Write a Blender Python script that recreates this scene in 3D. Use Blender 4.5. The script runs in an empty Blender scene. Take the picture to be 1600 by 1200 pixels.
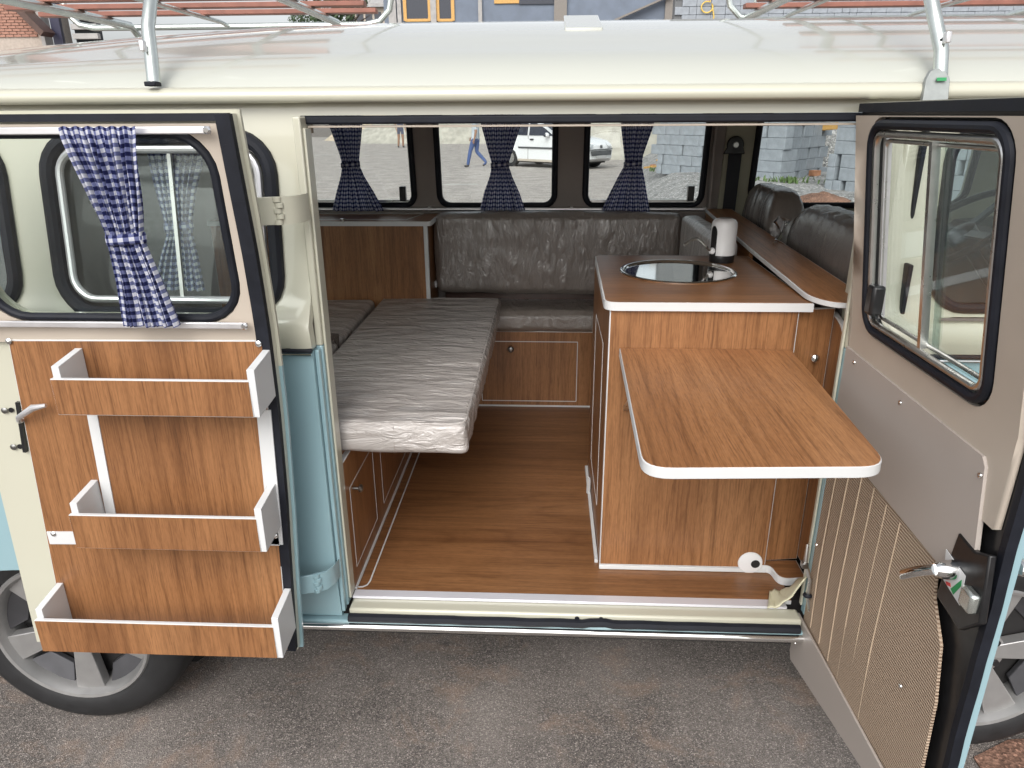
import bpy, bmesh, math, random
from mathutils import Vector, Matrix, noise
from mathutils.geometry import delaunay_2d_cdt
R = math.radians
random.seed(7)
sc = bpy.context.scene
COL = sc.collection
# ------------------------------------------------------------------ camera
CF, CPITCH, CYAW, CROLL = 1132.0, 20.38, 2.85, -0.34
CAM = Vector((0, -1.5, 1.623))
_p, _a, _r = R(CPITCH), R(CYAW), R(CROLL)
FW = Vector((-math.sin(_a)*math.cos(_p), math.cos(_a)*math.cos(_p), -math.sin(_p)))
_rt = Vector((math.cos(_a), math.sin(_a), 0)); _up = _rt.cross(FW)
RT = math.cos(_r)*_rt + math.sin(_r)*_up
UP = -math.sin(_r)*_rt + math.cos(_r)*_up
cd = bpy.data.cameras.new('camera'); cam = bpy.data.objects.new('camera', cd); COL.objects.link(cam)
cd.sensor_width = 36; cd.lens = CF/1600*36; cd.clip_start = .02; cd.clip_end = 900
m3 = Matrix((RT, UP, -FW)).transposed()
cam.matrix_world = Matrix.Translation(CAM) @ m3.to_4x4()
sc.camera = cam
# ------------------------------------------------------------------ world, sun, exposure
SUN_EL, SUN_ROT = 42, 192
w = bpy.data.worlds.new('World'); sc.world = w; w.use_nodes = True
nt = w.node_tree; nt.nodes.clear()
wo = nt.nodes.new('ShaderNodeOutputWorld'); bg = nt.nodes.new('ShaderNodeBackground')
sk = nt.nodes.new('ShaderNodeTexSky'); sk.sky_type = 'NISHITA'; sk.sun_disc = False
sk.sun_elevation = R(SUN_EL); sk.sun_rotation = R(SUN_ROT); sk.dust_density = 4; sk.air_density = 1.0; sk.ozone_density = 1
hs = nt.nodes.new('ShaderNodeHueSaturation'); hs.inputs['Saturation'].default_value = .22
nt.links.new(sk.outputs[0], hs.inputs['Color']); nt.links.new(hs.outputs[0], bg.inputs[0])
bg.inputs[1].default_value = .15; nt.links.new(bg.outputs[0], wo.inputs[0])
sl = bpy.data.lights.new('sun', 'SUN'); sl.energy = .65; sl.angle = R(50); sl.color = (1, .97, .93)
so = bpy.data.objects.new('sun', sl); COL.objects.link(so)
az = R(SUN_ROT); el = R(SUN_EL)
sdir = Vector((math.sin(az)*math.cos(el), math.cos(az)*math.cos(el), math.sin(el)))
so.rotation_euler = sdir.to_track_quat('Z', 'Y').to_euler(); so.location = (0, -6, 9)
vs = sc.view_settings; vs.view_transform = 'Standard'; vs.look = 'None'; vs.gamma = 1; vs.exposure = 0.64
sc.render.film_transparent = False
sc.cycles.max_bounces = 9; sc.cycles.transparent_max_bounces = 20; sc.cycles.diffuse_bounces = 5; sc.cycles.glossy_bounces = 4
# ------------------------------------------------------------------ pixel -> place
def P(px, py, ax, val):
    d = FW + (px-800)/CF*RT - (py-600)/CF*UP
    i = 'xyz'.index(ax); t = (val-CAM[i])/d[i]
    return CAM + t*d
V = lambda *a: Vector(a)
# ------------------------------------------------------------------ materials
MATS = {}
def new_mat(n):
    m = bpy.data.materials.new(n); m.use_nodes = True
    t = m.node_tree; b = t.nodes['Principled BSDF']; MATS[n] = m
    return m, t, b
def N(t, kind, **kw):
    n = t.nodes.new('ShaderNode'+kind)
    for k, v in kw.items():
        if k in n.inputs.keys(): n.inputs[k].default_value = v
        else: setattr(n, k, v)
    return n
def L(t, a, b): t.links.new(a, b)
def ramp(t, fac, stops):
    r = t.nodes.new('ShaderNodeValToRGB'); e = r.color_ramp.elements
    while len(e) < len(stops): e.new(.5)
    for i, (p, c) in enumerate(stops):
        e[i].position = p; e[i].color = (*c, 1) if len(c) == 3 else c
    L(t, fac, r.inputs[0]); return r.outputs[0]
def mixc(t, fac, a, b, mode='MIX'):
    m = t.nodes.new('ShaderNodeMix'); m.data_type = 'RGBA'; m.blend_type = mode
    for inp, v in ((m.inputs[0], fac), (m.inputs[6], a), (m.inputs[7], b)):
        if hasattr(v, 'is_linked'): L(t, v, inp)
        else: inp.default_value = v if not isinstance(v, tuple) else (*v, 1)[:4]
    return m.outputs[2]
def coords(t, scale=(1, 1, 1), rnd=False, rot=(0, 0, 0)):
    tc = t.nodes.new('ShaderNodeTexCoord'); mp = N(t, 'Mapping'); mp.inputs['Scale'].default_value = scale; mp.inputs['Rotation'].default_value = rot
    if rnd:
        oi = t.nodes.new('ShaderNodeObjectInfo'); ml = N(t, 'VectorMath', operation='MULTIPLY_ADD')
        L(t, oi.outputs['Random'], ml.inputs[0]); ml.inputs[1].default_value = (3.1, 5.7, 9.3); L(t, tc.outputs['Object'], ml.inputs[2])
        L(t, ml.outputs[0], mp.inputs[0])
    else: L(t, tc.outputs['Object'], mp.inputs[0])
    return mp.outputs[0]
def bump(t, b, h, strength=.3, dist=.002, normal_in='Normal'):
    bp = N(t, 'Bump'); bp.inputs['Strength'].default_value = strength; bp.inputs['Distance'].default_value = dist
    L(t, h, bp.inputs['Height']); L(t, bp.outputs[0], b.inputs[normal_in]); return bp
def simple(n, col, rough=.5, metal=0, coat=0, var=.06, vscale=14, bmp=0, bscale=200, spec=.5, coatr=.05):
    m, t, b = new_mat(n)
    b.inputs['Metallic'].default_value = metal; b.inputs['Roughness'].default_value = rough
    b.inputs['Coat Weight'].default_value = coat; b.inputs['Coat Roughness'].default_value = coatr
    b.inputs['Specular IOR Level'].default_value = spec
    v = coords(t)
    ns = N(t, 'TexNoise'); ns.inputs['Scale'].default_value = vscale; ns.inputs['Detail'].default_value = 5; L(t, v, ns.inputs[0])
    lo = tuple(c*(1-var) for c in col); hi = tuple(min(1, c*(1+var)) for c in col)
    L(t, ramp(t, ns.outputs[0], [(.3, lo), (.7, hi)]), b.inputs['Base Color'])
    rr = N(t, 'MapRange'); rr.inputs[3].default_value = max(0, rough*.85); rr.inputs[4].default_value = min(1, rough*1.15+.01); L(t, ns.outputs[0], rr.inputs[0]); L(t, rr.outputs[0], b.inputs['Roughness'])
    if bmp:
        n2 = N(t, 'TexNoise'); n2.inputs['Scale'].default_value = bscale; n2.inputs['Detail'].default_value = 3; L(t, v, n2.inputs[0])
        bump(t, b, n2.outputs[0], bmp)
    return m
cream = simple('cream_paint', (.51, .50, .405), .32, coat=.6, var=.02, vscale=3, bmp=.015, bscale=9)
roofp = simple('roof_paint', (.47, .48, .43), .24, coat=.8, var=.015, vscale=2, bmp=.012, bscale=5)
blue = simple('blue_paint', (.27, .41, .45), .32, coat=.6, var=.025, vscale=3, bmp=.015, bscale=9)
white = simple('white_edge', (.62, .63, .63), .4, var=.02)
rubber = simple('black_rubber', (.009, .0105, .016), .55, var=.25, vscale=30, bmp=.12, bscale=60, spec=.28)
blackm = simple('black_metal', (.012, .012, .013), .3, var=.3, vscale=40, bmp=.1, bscale=70)
tyre_m = simple('tyre_rubber', (.013, .013, .014), .65, var=.25, vscale=40, bmp=.15, bscale=160)
chrome = simple('chrome', (.78, .78, .77), .08, metal=1, var=.03)
steel = simple('brushed_steel', (.62, .62, .6), .28, metal=1, var=.06, vscale=40)
alu = simple('aluminium', (.74, .73, .74), .38, metal=.85, var=.04, vscale=30)
galv = simple('galvanised_tube', (.62, .66, .63), .25, metal=.9, var=.1, vscale=20)
beige = simple('beige_vinyl', (.46, .40, .335), .5, var=.04, vscale=8, bmp=.06, bscale=90)
taupe_panel = simple('taupe_panel', (.41, .365, .33), .45, var=.03, vscale=6, bmp=.05, bscale=240)
wallv = simple('dark_taupe_trim', (.27, .235, .215), .6, var=.06, vscale=8, bmp=.08, bscale=200)
darkv = simple('dark_grey_lining', (.10, .092, .085), .7, var=.1, bmp=.1)
brownd = simple('dark_brown_vinyl', (.075, .04, .03), .35, var=.2, vscale=12)
dark = simple('under_black', (.012, .011, .011), .8, var=.2)
plastic_w = simple('white_plastic', (.76, .76, .76), .3, var=.01, coat=.2)
plastic_b = simple('black_plastic', (.014, .014, .015), .3, var=.1)
rim_face = simple('rim_silver', (.36, .355, .35), .36, metal=.6, var=.07, vscale=22)
rim_dark = simple('rim_grey', (.085, .085, .092), .42, metal=.5, var=.1, vscale=20)
slatm = simple('red_brown_slat', (.26, .105, .075), .5, var=.2, vscale=18, bmp=.15, bscale=60)
knobm = simple('knob_pewter', (.3, .3, .29), .3, metal=1, var=.08)
concrete = simple('cement', (.36, .35, .34), .85, var=.15, vscale=3, bmp=.3, bscale=30)
plaster = simple('blue_grey_plaster', (.155, .185, .235), .8, var=.12, vscale=1.3, bmp=.2, bscale=12)
wood_o = simple('yellow_timber', (.55, .32, .10), .6, var=.15, vscale=20, bmp=.1)
wood_g = simple('weathered_timber', (.22, .20, .18), .8, var=.25, vscale=25, bmp=.3, bscale=40)
darkglass = simple('dark_window_glass', (.02, .025, .04), .08, var=.2)
carw = simple('white_car_paint', (.72, .73, .74), .22, coat=.7, var=.02)
jeans = simple('blue_denim', (.06, .10, .24), .85, var=.2, vscale=60, bmp=.2)
skin = simple('skin', (.30, .17, .11), .5, var=.06)
hairm = simple('black_hair', (.02, .016, .014), .6, var=.2)
shoe = simple('grey_shoe', (.06, .055, .055), .7, var=.2)
brownp = simple('brown_shirt', (.10, .11, .16), .8, var=.2)
barkm = simple('bark', (.07, .05, .035), .9, var=.3, bmp=.4)
wirem = simple('black_cable', (.015, .015, .015), .5)
ropem = simple('yellow_rope', (.70, .48, .10), .7)
tilem = simple('terracotta', (.42, .20, .11), .8, var=.25, vscale=9, bmp=.2)
bubble = simple('smoke_headlamp', (.5, .52, .54), .1, metal=.4)
greenm = simple('green_print', (.02, .25, .08), .5); redm = simple('red_print', (.6, .05, .05), .5)

def stripes_mat():
    m, t, b = new_mat('striped_shirt'); v = coords(t, (1, 1, 1))
    wv = N(t, 'TexWave'); wv.bands_direction = 'X'; wv.inputs['Scale'].default_value = 9; L(t, v, wv.inputs[0])
    L(t, ramp(t, wv.outputs[0], [(.35, (.30, .38, .46)), (.65, (.60, .63, .65))]), b.inputs['Base Color']); b.inputs['Roughness'].default_value = .85
    return m
shirt = stripes_mat()

def wood_mat(n, axis, gain=1.0, rough=.38):
    """laminate with open grain running along axis (0,1,2)"""
    m, t, b = new_mat(n)
    def vec(k):
        s1 = [1, 1, 1]; s1[axis] = k; return coords(t, tuple(s1), rnd=True)
    def noi(v, sc, det=2, ro=.5, dis=0):
        n_ = N(t, 'TexNoise'); n_.inputs['Scale'].default_value = sc; n_.inputs['Detail'].default_value = det; n_.inputs['Roughness'].default_value = ro; n_.inputs['Distortion'].default_value = dis; L(t, v, n_.inputs[0]); return n_.outputs[0]
    big = noi(vec(.10), 7, 3)
    ring = noi(vec(.085), 4.2, 1, .4, .15)
    mu = N(t, 'Math', operation='MULTIPLY'); mu.inputs[1].default_value = 34; L(t, ring, mu.inputs[0])
    fr = N(t, 'Math', operation='PINGPONG'); fr.inputs[1].default_value = 1; L(t, mu.outputs[0], fr.inputs[0])
    stripe = noi(vec(.018), 42, 3, .55); fine = noi(vec(.02), 150, 4, .6); pore = noi(vec(.03), 420, 3, .6); spk = noi(vec(.16), 330, 2)
    g = gain
    base = ramp(t, big, [(.28, (.25*g, .111*g, .044*g)), (.52, (.32*g, .150*g, .062*g)), (.78, (.375*g, .186*g, .081*g))])
    rg = ramp(t, fr.outputs[0], [(0, (.60, .55, .50)), (.28, (.92, .91, .9)), (1, (1.0, 1.0, 1.0))])
    c1 = mixc(t, .45, base, rg, 'MULTIPLY')
    stg = ramp(t, stripe, [(.34, (.62, .58, .55)), (.5, (.95, .94, .93)), (.66, (1.12, 1.12, 1.12))])
    c1 = mixc(t, .5, c1, stg, 'MULTIPLY')
    fg = ramp(t, fine, [(.30, (.50, .44, .40)), (.5, (1, 1, 1)), (.8, (1.0, 1.0, 1.0))])
    c2 = mixc(t, .6, c1, fg, 'MULTIPLY')
    pg = ramp(t, pore, [(.36, (.42, .37, .34)), (.48, (1, 1, 1))])
    c3 = mixc(t, .55, c2, pg, 'MULTIPLY')
    sg = ramp(t, spk, [(.40, (.72, .68, .66)), (.55, (1, 1, 1))])
    c3 = mixc(t, .4, c3, sg, 'MULTIPLY')
    L(t, c3, b.inputs['Base Color']); b.inputs['Roughness'].default_value = rough; b.inputs['Specular IOR Level'].default_value = .45
    bump(t, b, pore, .06, .001)
    return m
wood_z = wood_mat('laminate_upright_grain', 2, .98)
wood_x = wood_mat('laminate_lengthwise_grain', 0, .80, .36)
wood_y = wood_mat('laminate_cross_grain', 1, 1.12, .38)

def wrap_mat(n, col, stripes=True, sc_=1.0, ax=0, strength=.9, base_b=.7):
    """vinyl upholstery under crinkled clear plastic"""
    m, t, b = new_mat(n)
    s = [1, 1, 1]; s[ax] = .28
    v = coords(t, tuple(s), rnd=True)
    wn = N(t, 'TexNoise'); wn.inputs['Scale'].default_value = 5*sc_; wn.inputs['Detail'].default_value = 2; L(t, v, wn.inputs[0])
    wa = N(t, 'VectorMath', operation='MULTIPLY_ADD'); L(t, wn.outputs['Color'], wa.inputs[0]); wa.inputs[1].default_value = (.10, .10, .10); L(t, v, wa.inputs[2])
    r1 = N(t, 'TexNoise'); r1.noise_type = 'RIDGED_MULTIFRACTAL'; r1.inputs['Scale'].default_value = 17*sc_; r1.inputs['Detail'].default_value = 5; r1.inputs['Roughness'].default_value = .6; L(t, wa.outputs[0], r1.inputs[0])
    r2 = N(t, 'TexNoise'); r2.inputs['Scale'].default_value = 60*sc_; r2.inputs['Detail'].default_value = 5; r2.inputs['Distortion'].default_value = 1.0; L(t, wa.outputs[0], r2.inputs[0])
    ad = N(t, 'Math', operation='MULTIPLY_ADD'); ad.inputs[1].default_value = .5; L(t, r2.outputs[0], ad.inputs[0]); L(t, r1.outputs[0], ad.inputs[2])
    lo = tuple(c*.93 for c in col); hi = tuple(c*1.07 for c in col)
    L(t, ramp(t, r2.outputs[0], [(.3, lo), (.7, hi)]), b.inputs['Base Color'])
    b.inputs['Roughness'].default_value = .5; b.inputs['Coat Weight'].default_value = 1; b.inputs['Coat Roughness'].default_value = .16; b.inputs['Coat IOR'].default_value = 1.9
    bp = bump(t, b, ad.outputs[0], strength, .034/sc_, 'Coat Normal')
    b2 = N(t, 'Bump'); b2.inputs['Strength'].default_value = strength*base_b; b2.inputs['Distance'].default_value = .022/sc_; L(t, ad.outputs[0], b2.inputs['Height']); L(t, b2.outputs[0], b.inputs['Normal'])
    return m
wrap_light = wrap_mat('wrapped_taupe_vinyl', (.42, .385, .36))
wrap_dark = wrap_mat('wrapped_brown_vinyl', (.20, .172, .152), sc_=2.4, ax=2, strength=.7, base_b=.35)
wrap_seat = wrap_mat('wrapped_seat_vinyl', (.15, .125, .11), sc_=1.5, ax=2, strength=.24, base_b=.05)

def gingham():
    m, t, b = new_mat('blue_gingham')
    uv = t.nodes.new('ShaderNodeUVMap'); sp = N(t, 'SeparateXYZ'); L(t, uv.outputs[0], sp.inputs[0])
    outs = []
    for i in (0, 1):
        mu = N(t, 'Math', operation='MULTIPLY'); mu.inputs[1].default_value = 1; L(t, sp.outputs[i], mu.inputs[0])
        f = N(t, 'Math', operation='FRACT'); L(t, mu.outputs[0], f.inputs[0])
        g = N(t, 'Math', operation='GREATER_THAN'); g.inputs[1].default_value = .5; L(t, f.outputs[0], g.inputs[0]); outs.append(g.outputs[0])
    s = N(t, 'Math', operation='ADD'); L(t, outs[0], s.inputs[0]); L(t, outs[1], s.inputs[1])
    h = N(t, 'Math', operation='MULTIPLY'); h.inputs[1].default_value = .5; L(t, s.outputs[0], h.inputs[0])
    nz = N(t, 'TexNoise'); nz.inputs['Scale'].default_value = 6; L(t, uv.outputs[0], nz.inputs[0])
    r = t.nodes.new('ShaderNodeValToRGB'); r.color_ramp.interpolation = 'CONSTANT'; e = r.color_ramp.elements; e.new(.5)
    e[0].position = 0; e[0].color = (.72, .73, .80, 1); e[1].position = .3; e[1].color = (.17, .19, .36, 1); e[2].position = .8; e[2].color = (.012, .016, .075, 1)
    L(t, h.outputs[0], r.inputs[0])
    c = mixc(t, .25, r.outputs[0], ramp(t, nz.outputs[0], [(.3, (.6, .6, .6)), (.7, (1, 1, 1))]), 'MULTIPLY')
    L(t, c, b.inputs['Base Color']); b.inputs['Roughness'].default_value = .9; b.inputs['Specular IOR Level'].default_value = .1
    b.inputs['Sheen Weight'].default_value = .15
    tr = N(t, 'BsdfTranslucent'); L(t, c, tr.inputs[0]); mx = N(t, 'MixShader'); mx.inputs[0].default_value = .32
    L(t, b.outputs[0], mx.inputs[1]); L(t, tr.outputs[0], mx.inputs[2]); L(t, mx.outputs[0], t.nodes['Material Output'].inputs[0])
    return m
ging = gingham()

def woven():
    m, t, b = new_mat('ribbed_woven_trim'); v = coords(t)
    w1 = N(t, 'TexWave'); w1.bands_direction = 'Z'; w1.inputs['Scale'].default_value = 52; w1.inputs['Distortion'].default_value = .8; w1.inputs['Detail'].default_value = 2; L(t, v, w1.inputs[0])
    w2 = N(t, 'TexWave'); w2.bands_direction = 'Y'; w2.inputs['Scale'].default_value = 66; w2.inputs['Distortion'].default_value = .6; L(t, v, w2.inputs[0])
    mu = N(t, 'Math', operation='MULTIPLY_ADD'); mu.inputs[1].default_value = .35; L(t, w2.outputs[0], mu.inputs[0]); L(t, w1.outputs[0], mu.inputs[2])
    nz = N(t, 'TexNoise'); nz.inputs['Scale'].default_value = 5; L(t, v, nz.inputs[0])
    c = ramp(t, mu.outputs[0], [(.1, (.16, .10, .065)), (.5, (.40, .29, .205)), (1, (.52, .41, .305))])
    c = mixc(t, .3, c, ramp(t, nz.outputs[0], [(.3, (.75, .72, .7)), (.7, (1, 1, 1))]), 'MULTIPLY')
    L(t, c, b.inputs['Base Color']); b.inputs['Roughness'].default_value = .75
    bump(t, b, mu.outputs[0], .6, .003); return m
woven_m = woven()

def asphalt(n, a, c, dust, patch=.5, sc_=1.0):
    m, t, b = new_mat(n); v = coords(t)
    vo = N(t, 'TexVoronoi'); vo.inputs['Scale'].default_value = 330*sc_; L(t, v, vo.inputs[0])
    vo2 = N(t, 'TexNoise'); vo2.inputs['Scale'].default_value = 420*sc_; vo2.inputs['Detail'].default_value = 3; L(t, v, vo2.inputs[0])
    n1 = N(t, 'TexNoise'); n1.inputs['Scale'].default_value = 2.2; n1.inputs['Detail'].default_value = 7; n1.inputs['Roughness'].default_value = .62; L(t, v, n1.inputs[0])
    n2 = N(t, 'TexNoise'); n2.inputs['Scale'].default_value = 5.5; n2.inputs['Detail'].default_value = 8; n2.inputs['Roughness'].default_value = .7; n2.inputs['Distortion'].default_value = .5; L(t, v, n2.inputs[0])
    sp = N(t, 'SeparateColor'); L(t, vo.outputs['Color'], sp.inputs[0])
    stone = ramp(t, sp.outputs[0], [(0, tuple(x*.5 for x in a)), (.4, a), (.85, c), (1, tuple(min(1, x*2.0) for x in c))])
    c1 = mixc(t, .75, stone, ramp(t, vo2.outputs[0], [(.36, (.25, .24, .24)), (.58, (1.05, 1.05, 1.05))]), 'MULTIPLY')
    f1 = ramp(t, n1.outputs[0], [(.42, (0, 0, 0)), (.68, (patch, patch, patch))])
    c2 = mixc(t, f1, c1, mixc(t, .5, c1, tuple(x*1.9 for x in c)))
    f2 = ramp(t, n2.outputs[0], [(.53, (0, 0, 0)), (.72, (.55, .55, .55))])
    c3 = mixc(t, f2, c2, dust)
    n3 = N(t, 'TexNoise'); n3.inputs['Scale'].default_value = 3.7; n3.inputs['Detail'].default_value = 3; L(t, v, n3.inputs[0])
    f3 = ramp(t, n3.outputs[0], [(.70, (0, 0, 0)), (.735, (.8, .8, .8))])
    c4 = mixc(t, f3, c3, (.03, .026, .024))
    L(t, c4, b.inputs['Base Color']); b.inputs['Roughness'].default_value = .85
    ad = N(t, 'Math', operation='ADD'); L(t, vo.outputs[0], ad.inputs[0]); L(t, vo2.outputs[0], ad.inputs[1])
    bump(t, b, ad.outputs[0], .55, .004); return m
asph = asphalt('worn_asphalt', (.155, .137, .124), (.26, .23, .208), (.36, .245, .175))
street_m = asphalt('dusty_street', (.37, .335, .31), (.45, .415, .385), (.50, .43, .38), sc_=.25)
gravel_m = asphalt('grey_gravel', (.22, .22, .22), (.40, .39, .38), (.42, .38, .34), sc_=.12)
sand_m = simple('sand', (.50, .42, .32), .95, var=.15, vscale=4, bmp=.5, bscale=20)
spoil_m = simple('pale_spoil', (.40, .38, .33), .95, var=.2, vscale=3, bmp=.6, bscale=12)
redsoil = asphalt('red_soil', (.17, .09, .06), (.27, .15, .105), (.34, .2, .14), sc_=.35)
block_m = simple('concrete_block', (.29, .315, .345), .88, var=.14, vscale=9, bmp=.35, bscale=45)
brick_m = simple('clay_brick', (.36, .19, .14), .85, var=.3, vscale=4, bmp=.3, bscale=30)
mortar = simple('mortar', (.42, .36, .31), .9, var=.12, bmp=.3)
leafm = simple('foliage', (.045, .075, .03), .7, var=.4, vscale=8)
leaf2 = simple('weed_green', (.10, .16, .05), .7, var=.3)

def glass_mat(n, tint=(.93, .96, .95), refl=1.0):
    m, t, b = new_mat(n); t.nodes.remove(b)
    tr = N(t, 'BsdfTransparent'); tr.inputs[0].default_value = (*tint, 1)
    gl = N(t, 'BsdfGlossy'); gl.inputs['Roughness'].default_value = .015
    fr = N(t, 'LayerWeight'); fr.inputs[0].default_value = .5
    pw = N(t, 'Math', operation='POWER'); pw.inputs[1].default_value = 5; L(t, fr.outputs['Facing'], pw.inputs[0])
    sk_ = N(t, 'Math', operation='MULTIPLY_ADD'); sk_.inputs[1].default_value = .95; sk_.inputs[2].default_value = .04; L(t, pw.outputs[0], sk_.inputs[0])
    mu = N(t, 'Math', operation='MULTIPLY'); mu.inputs[1].default_value = refl; L(t, sk_.outputs[0], mu.inputs[0])
    mx = N(t, 'MixShader'); L(t, mu.outputs[0], mx.inputs[0]); L(t, tr.outputs[0], mx.inputs[1]); L(t, gl.outputs[0], mx.inputs[2])
    L(t, mx.outputs[0], t.nodes['Material Output'].inputs[0]); return m
glass = glass_mat('window_glass'); glass_t = glass_mat('tinted_glass', (.78, .84, .83), 1.3)
wrapclear = glass_mat('clear_plastic_film', (.95, .95, .95), 2.2)

# ------------------------------------------------------------------ mesh builder
class MB:
    def __init__(s): s.v = []; s.f = []; s.uv = None
    def add(s, vs, fs):
        o = len(s.v); s.v += [Vector(q) for q in vs]; s.f += [tuple(i+o for i in f) for f in fs]; return s
    def box(s, x0, x1, y0, y1, z0, z1):
        return s.add([(x0, y0, z0), (x1, y0, z0), (x1, y1, z0), (x0, y1, z0), (x0, y0, z1), (x1, y0, z1), (x1, y1, z1), (x0, y1, z1)],
                     [(0, 3, 2, 1), (4, 5, 6, 7), (0, 1, 5, 4), (1, 2, 6, 5), (2, 3, 7, 6), (3, 0, 4, 7)])
    def bar(s, a, b, wd, ht, upv=(0, 0, 1)):
        a, b = Vector(a), Vector(b); d = (b-a).normalized(); u = Vector(upv); sd = d.cross(u).normalized()*wd/2; u = sd.cross(d).normalized()*ht/2
        vs = [a-sd-u, a+sd-u, a+sd+u, a-sd+u, b-sd-u, b+sd-u, b+sd+u, b-sd+u]
        return s.add(vs, [(0, 3, 2, 1), (4, 5, 6, 7), (0, 1, 5, 4), (1, 2, 6, 5), (2, 3, 7, 6), (3, 0, 4, 7)])
    def tube(s, path, r, n=10, closed=False, caps=True):
        path = [Vector(p) for p in path]; k = len(path); rr = r if isinstance(r, (list, tuple)) else [r]*k
        o = len(s.v); prev = None
        for i in range(k):
            if closed: d = path[(i+1) % k]-path[i-1]
            else: d = path[min(i+1, k-1)]-path[max(i-1, 0)]
            d.normalize()
            if prev is None: a = d.orthogonal().normalized()
            else:
                a = prev-d*prev.dot(d)
                a = a.normalized() if a.length > 1e-6 else d.orthogonal().normalized()
            prev = a; b = d.cross(a)
            for j in range(n):
                t = 2*math.pi*j/n; s.v.append(path[i]+(a*math.cos(t)+b*math.sin(t))*rr[i])
        for i in range(k if closed else k-1):
            i2 = (i+1) % k
            for j in range(n):
                s.f.append((o+i*n+j, o+i*n+(j+1) % n, o+i2*n+(j+1) % n, o+i2*n+j))
        if caps and not closed:
            s.f.append(tuple(o+j for j in reversed(range(n)))); s.f.append(tuple(o+(k-1)*n+j for j in range(n)))
        return s
    def lathe(s, prof, c, axis, n=32, closed=False):
        """prof: list of (r, h); revolve around axis through c"""
        c = Vector(c); ax = Vector(axis).normalized(); a = ax.orthogonal().normalized(); b = ax.cross(a); o = len(s.v); k = len(prof)
        for (r, h) in prof:
            for j in range(n):
                t = 2*math.pi*j/n; s.v.append(c+ax*h+(a*math.cos(t)+b*math.sin(t))*r)
        for i in range(k if closed else k-1):
            i2 = (i+1) % k
            for j in range(n): s.f.append((o+i*n+j, o+i*n+(j+1) % n, o+i2*n+(j+1) % n, o+i2*n+j))
        if not closed:
            if prof[0][0] > 1e-6: s.f.append(tuple(o+j for j in reversed(range(n))))
            if prof[-1][0] > 1e-6: s.f.append(tuple(o+(k-1)*n+j for j in range(n)))
        return s
    def prism(s, pts, ext):
        pts = [Vector(p) for p in pts]; ext = Vector(ext); k = len(pts)
        nrm = Vector((0, 0, 0))
        for i in range(k): nrm += (pts[i]-pts[0]).cross(pts[(i+1) % k]-pts[0])
        if nrm.dot(ext) > 0: pts = pts[::-1]
        o = len(s.v); s.v += pts+[p+ext for p in pts]
        s.f.append(tuple(o+i for i in range(k))); s.f.append(tuple(o+k+i for i in reversed(range(k))))
        for i in range(k): j = (i+1) % k; s.f.append((o+j, o+i, o+k+i, o+k+j))
        return s
    def sphere(s, c, rad, nu=16, nv=10):
        c = Vector(c); rad = Vector(rad) if not isinstance(rad, (int, float)) else Vector((rad,)*3); o = len(s.v)
        for i in range(nv+1):
            th = math.pi*i/nv
            for j in range(nu):
                ph = 2*math.pi*j/nu; s.v.append(c+Vector((rad.x*math.sin(th)*math.cos(ph), rad.y*math.sin(th)*math.sin(ph), rad.z*math.cos(th))))
        for i in range(nv):
            for j in range(nu): s.f.append((o+i*nu+j, o+(i+1)*nu+j, o+(i+1)*nu+(j+1) % nu, o+i*nu+(j+1) % nu))
        return s
    def build(s, name, mat, parent=None, smooth=False, bevel=0, seg=2, fix=True, ang=35):
        me = bpy.data.meshes.new(name)
        base = Vector((0, 0, 0))
        if parent is None and s.v:
            xs = [v.x for v in s.v]; ys = [v.y for v in s.v]; zs = [v.z for v in s.v]
            base = Vector(((min(xs)+max(xs))/2, (min(ys)+max(ys))/2, min(zs)))
        me.from_pydata([v-base for v in s.v], [], s.f)
        if fix:
            bm = bmesh.new(); bm.from_mesh(me); bmesh.ops.recalc_face_normals(bm, faces=bm.faces); bm.to_mesh(me); bm.free()
        if s.uv:
            ul = me.uv_layers.new(name='UVMap')
            for lp in me.loops: ul.data[lp.index].uv = s.uv[lp.vertex_index]
        me.materials.append(mat)
        if smooth or bevel:
            me.polygons.foreach_set('use_smooth', [True]*len(me.polygons))
            me.set_sharp_from_angle(angle=R(ang))
        o = bpy.data.objects.new(name, me); COL.objects.link(o)
        o.location = base
        if parent is not None:
            o.parent = parent; o.location = -wloc(parent)
        if bevel:
            md = o.modifiers.new('bevel', 'BEVEL'); md.width = bevel; md.segments = seg; md.limit_method = 'ANGLE'; md.angle_limit = R(40); md.harden_normals = False
        return o
def wloc(o):
    l = Vector(o.location)
    while o.parent: o = o.parent; l += Vector(o.location)
    return l
def tag(o, label=None, cat=None, group=None, kind=None):
    if label: o['label'] = label
    if cat: o['category'] = cat
    if group: o['group'] = group
    if kind: o['kind'] = kind
    return o
def thing(name, loc, label, cat, group=None):
    o = bpy.data.objects.new(name, None); COL.objects.link(o); o.location = loc; o.empty_display_size = .1
    return tag(o, label, cat, group)
def interp(tab, x):
    if x <= tab[0][0]: return tab[0][1]
    for (a, b), (c, d) in zip(tab, tab[1:]):
        if x <= c: return b+(d-b)*(x-a)/(c-a)
    return tab[-1][1]
def rrect(u0, v0, u1, v1, r, n=6):
    rs = r if isinstance(r, (tuple, list)) else (r,)*4
    out = []
    for (cu, cv, a0, rr) in ((u1-rs[0], v0+rs[0], -90, rs[0]), (u1-rs[1], v1-rs[1], 0, rs[1]), (u0+rs[2], v1-rs[2], 90, rs[2]), (u0+rs[3], v0+rs[3], 180, rs[3])):
        for i in range(n+1):
            t = R(a0+90*i/n); out.append((cu+rr*math.cos(t), cv+rr*math.sin(t)))
    return out
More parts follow.
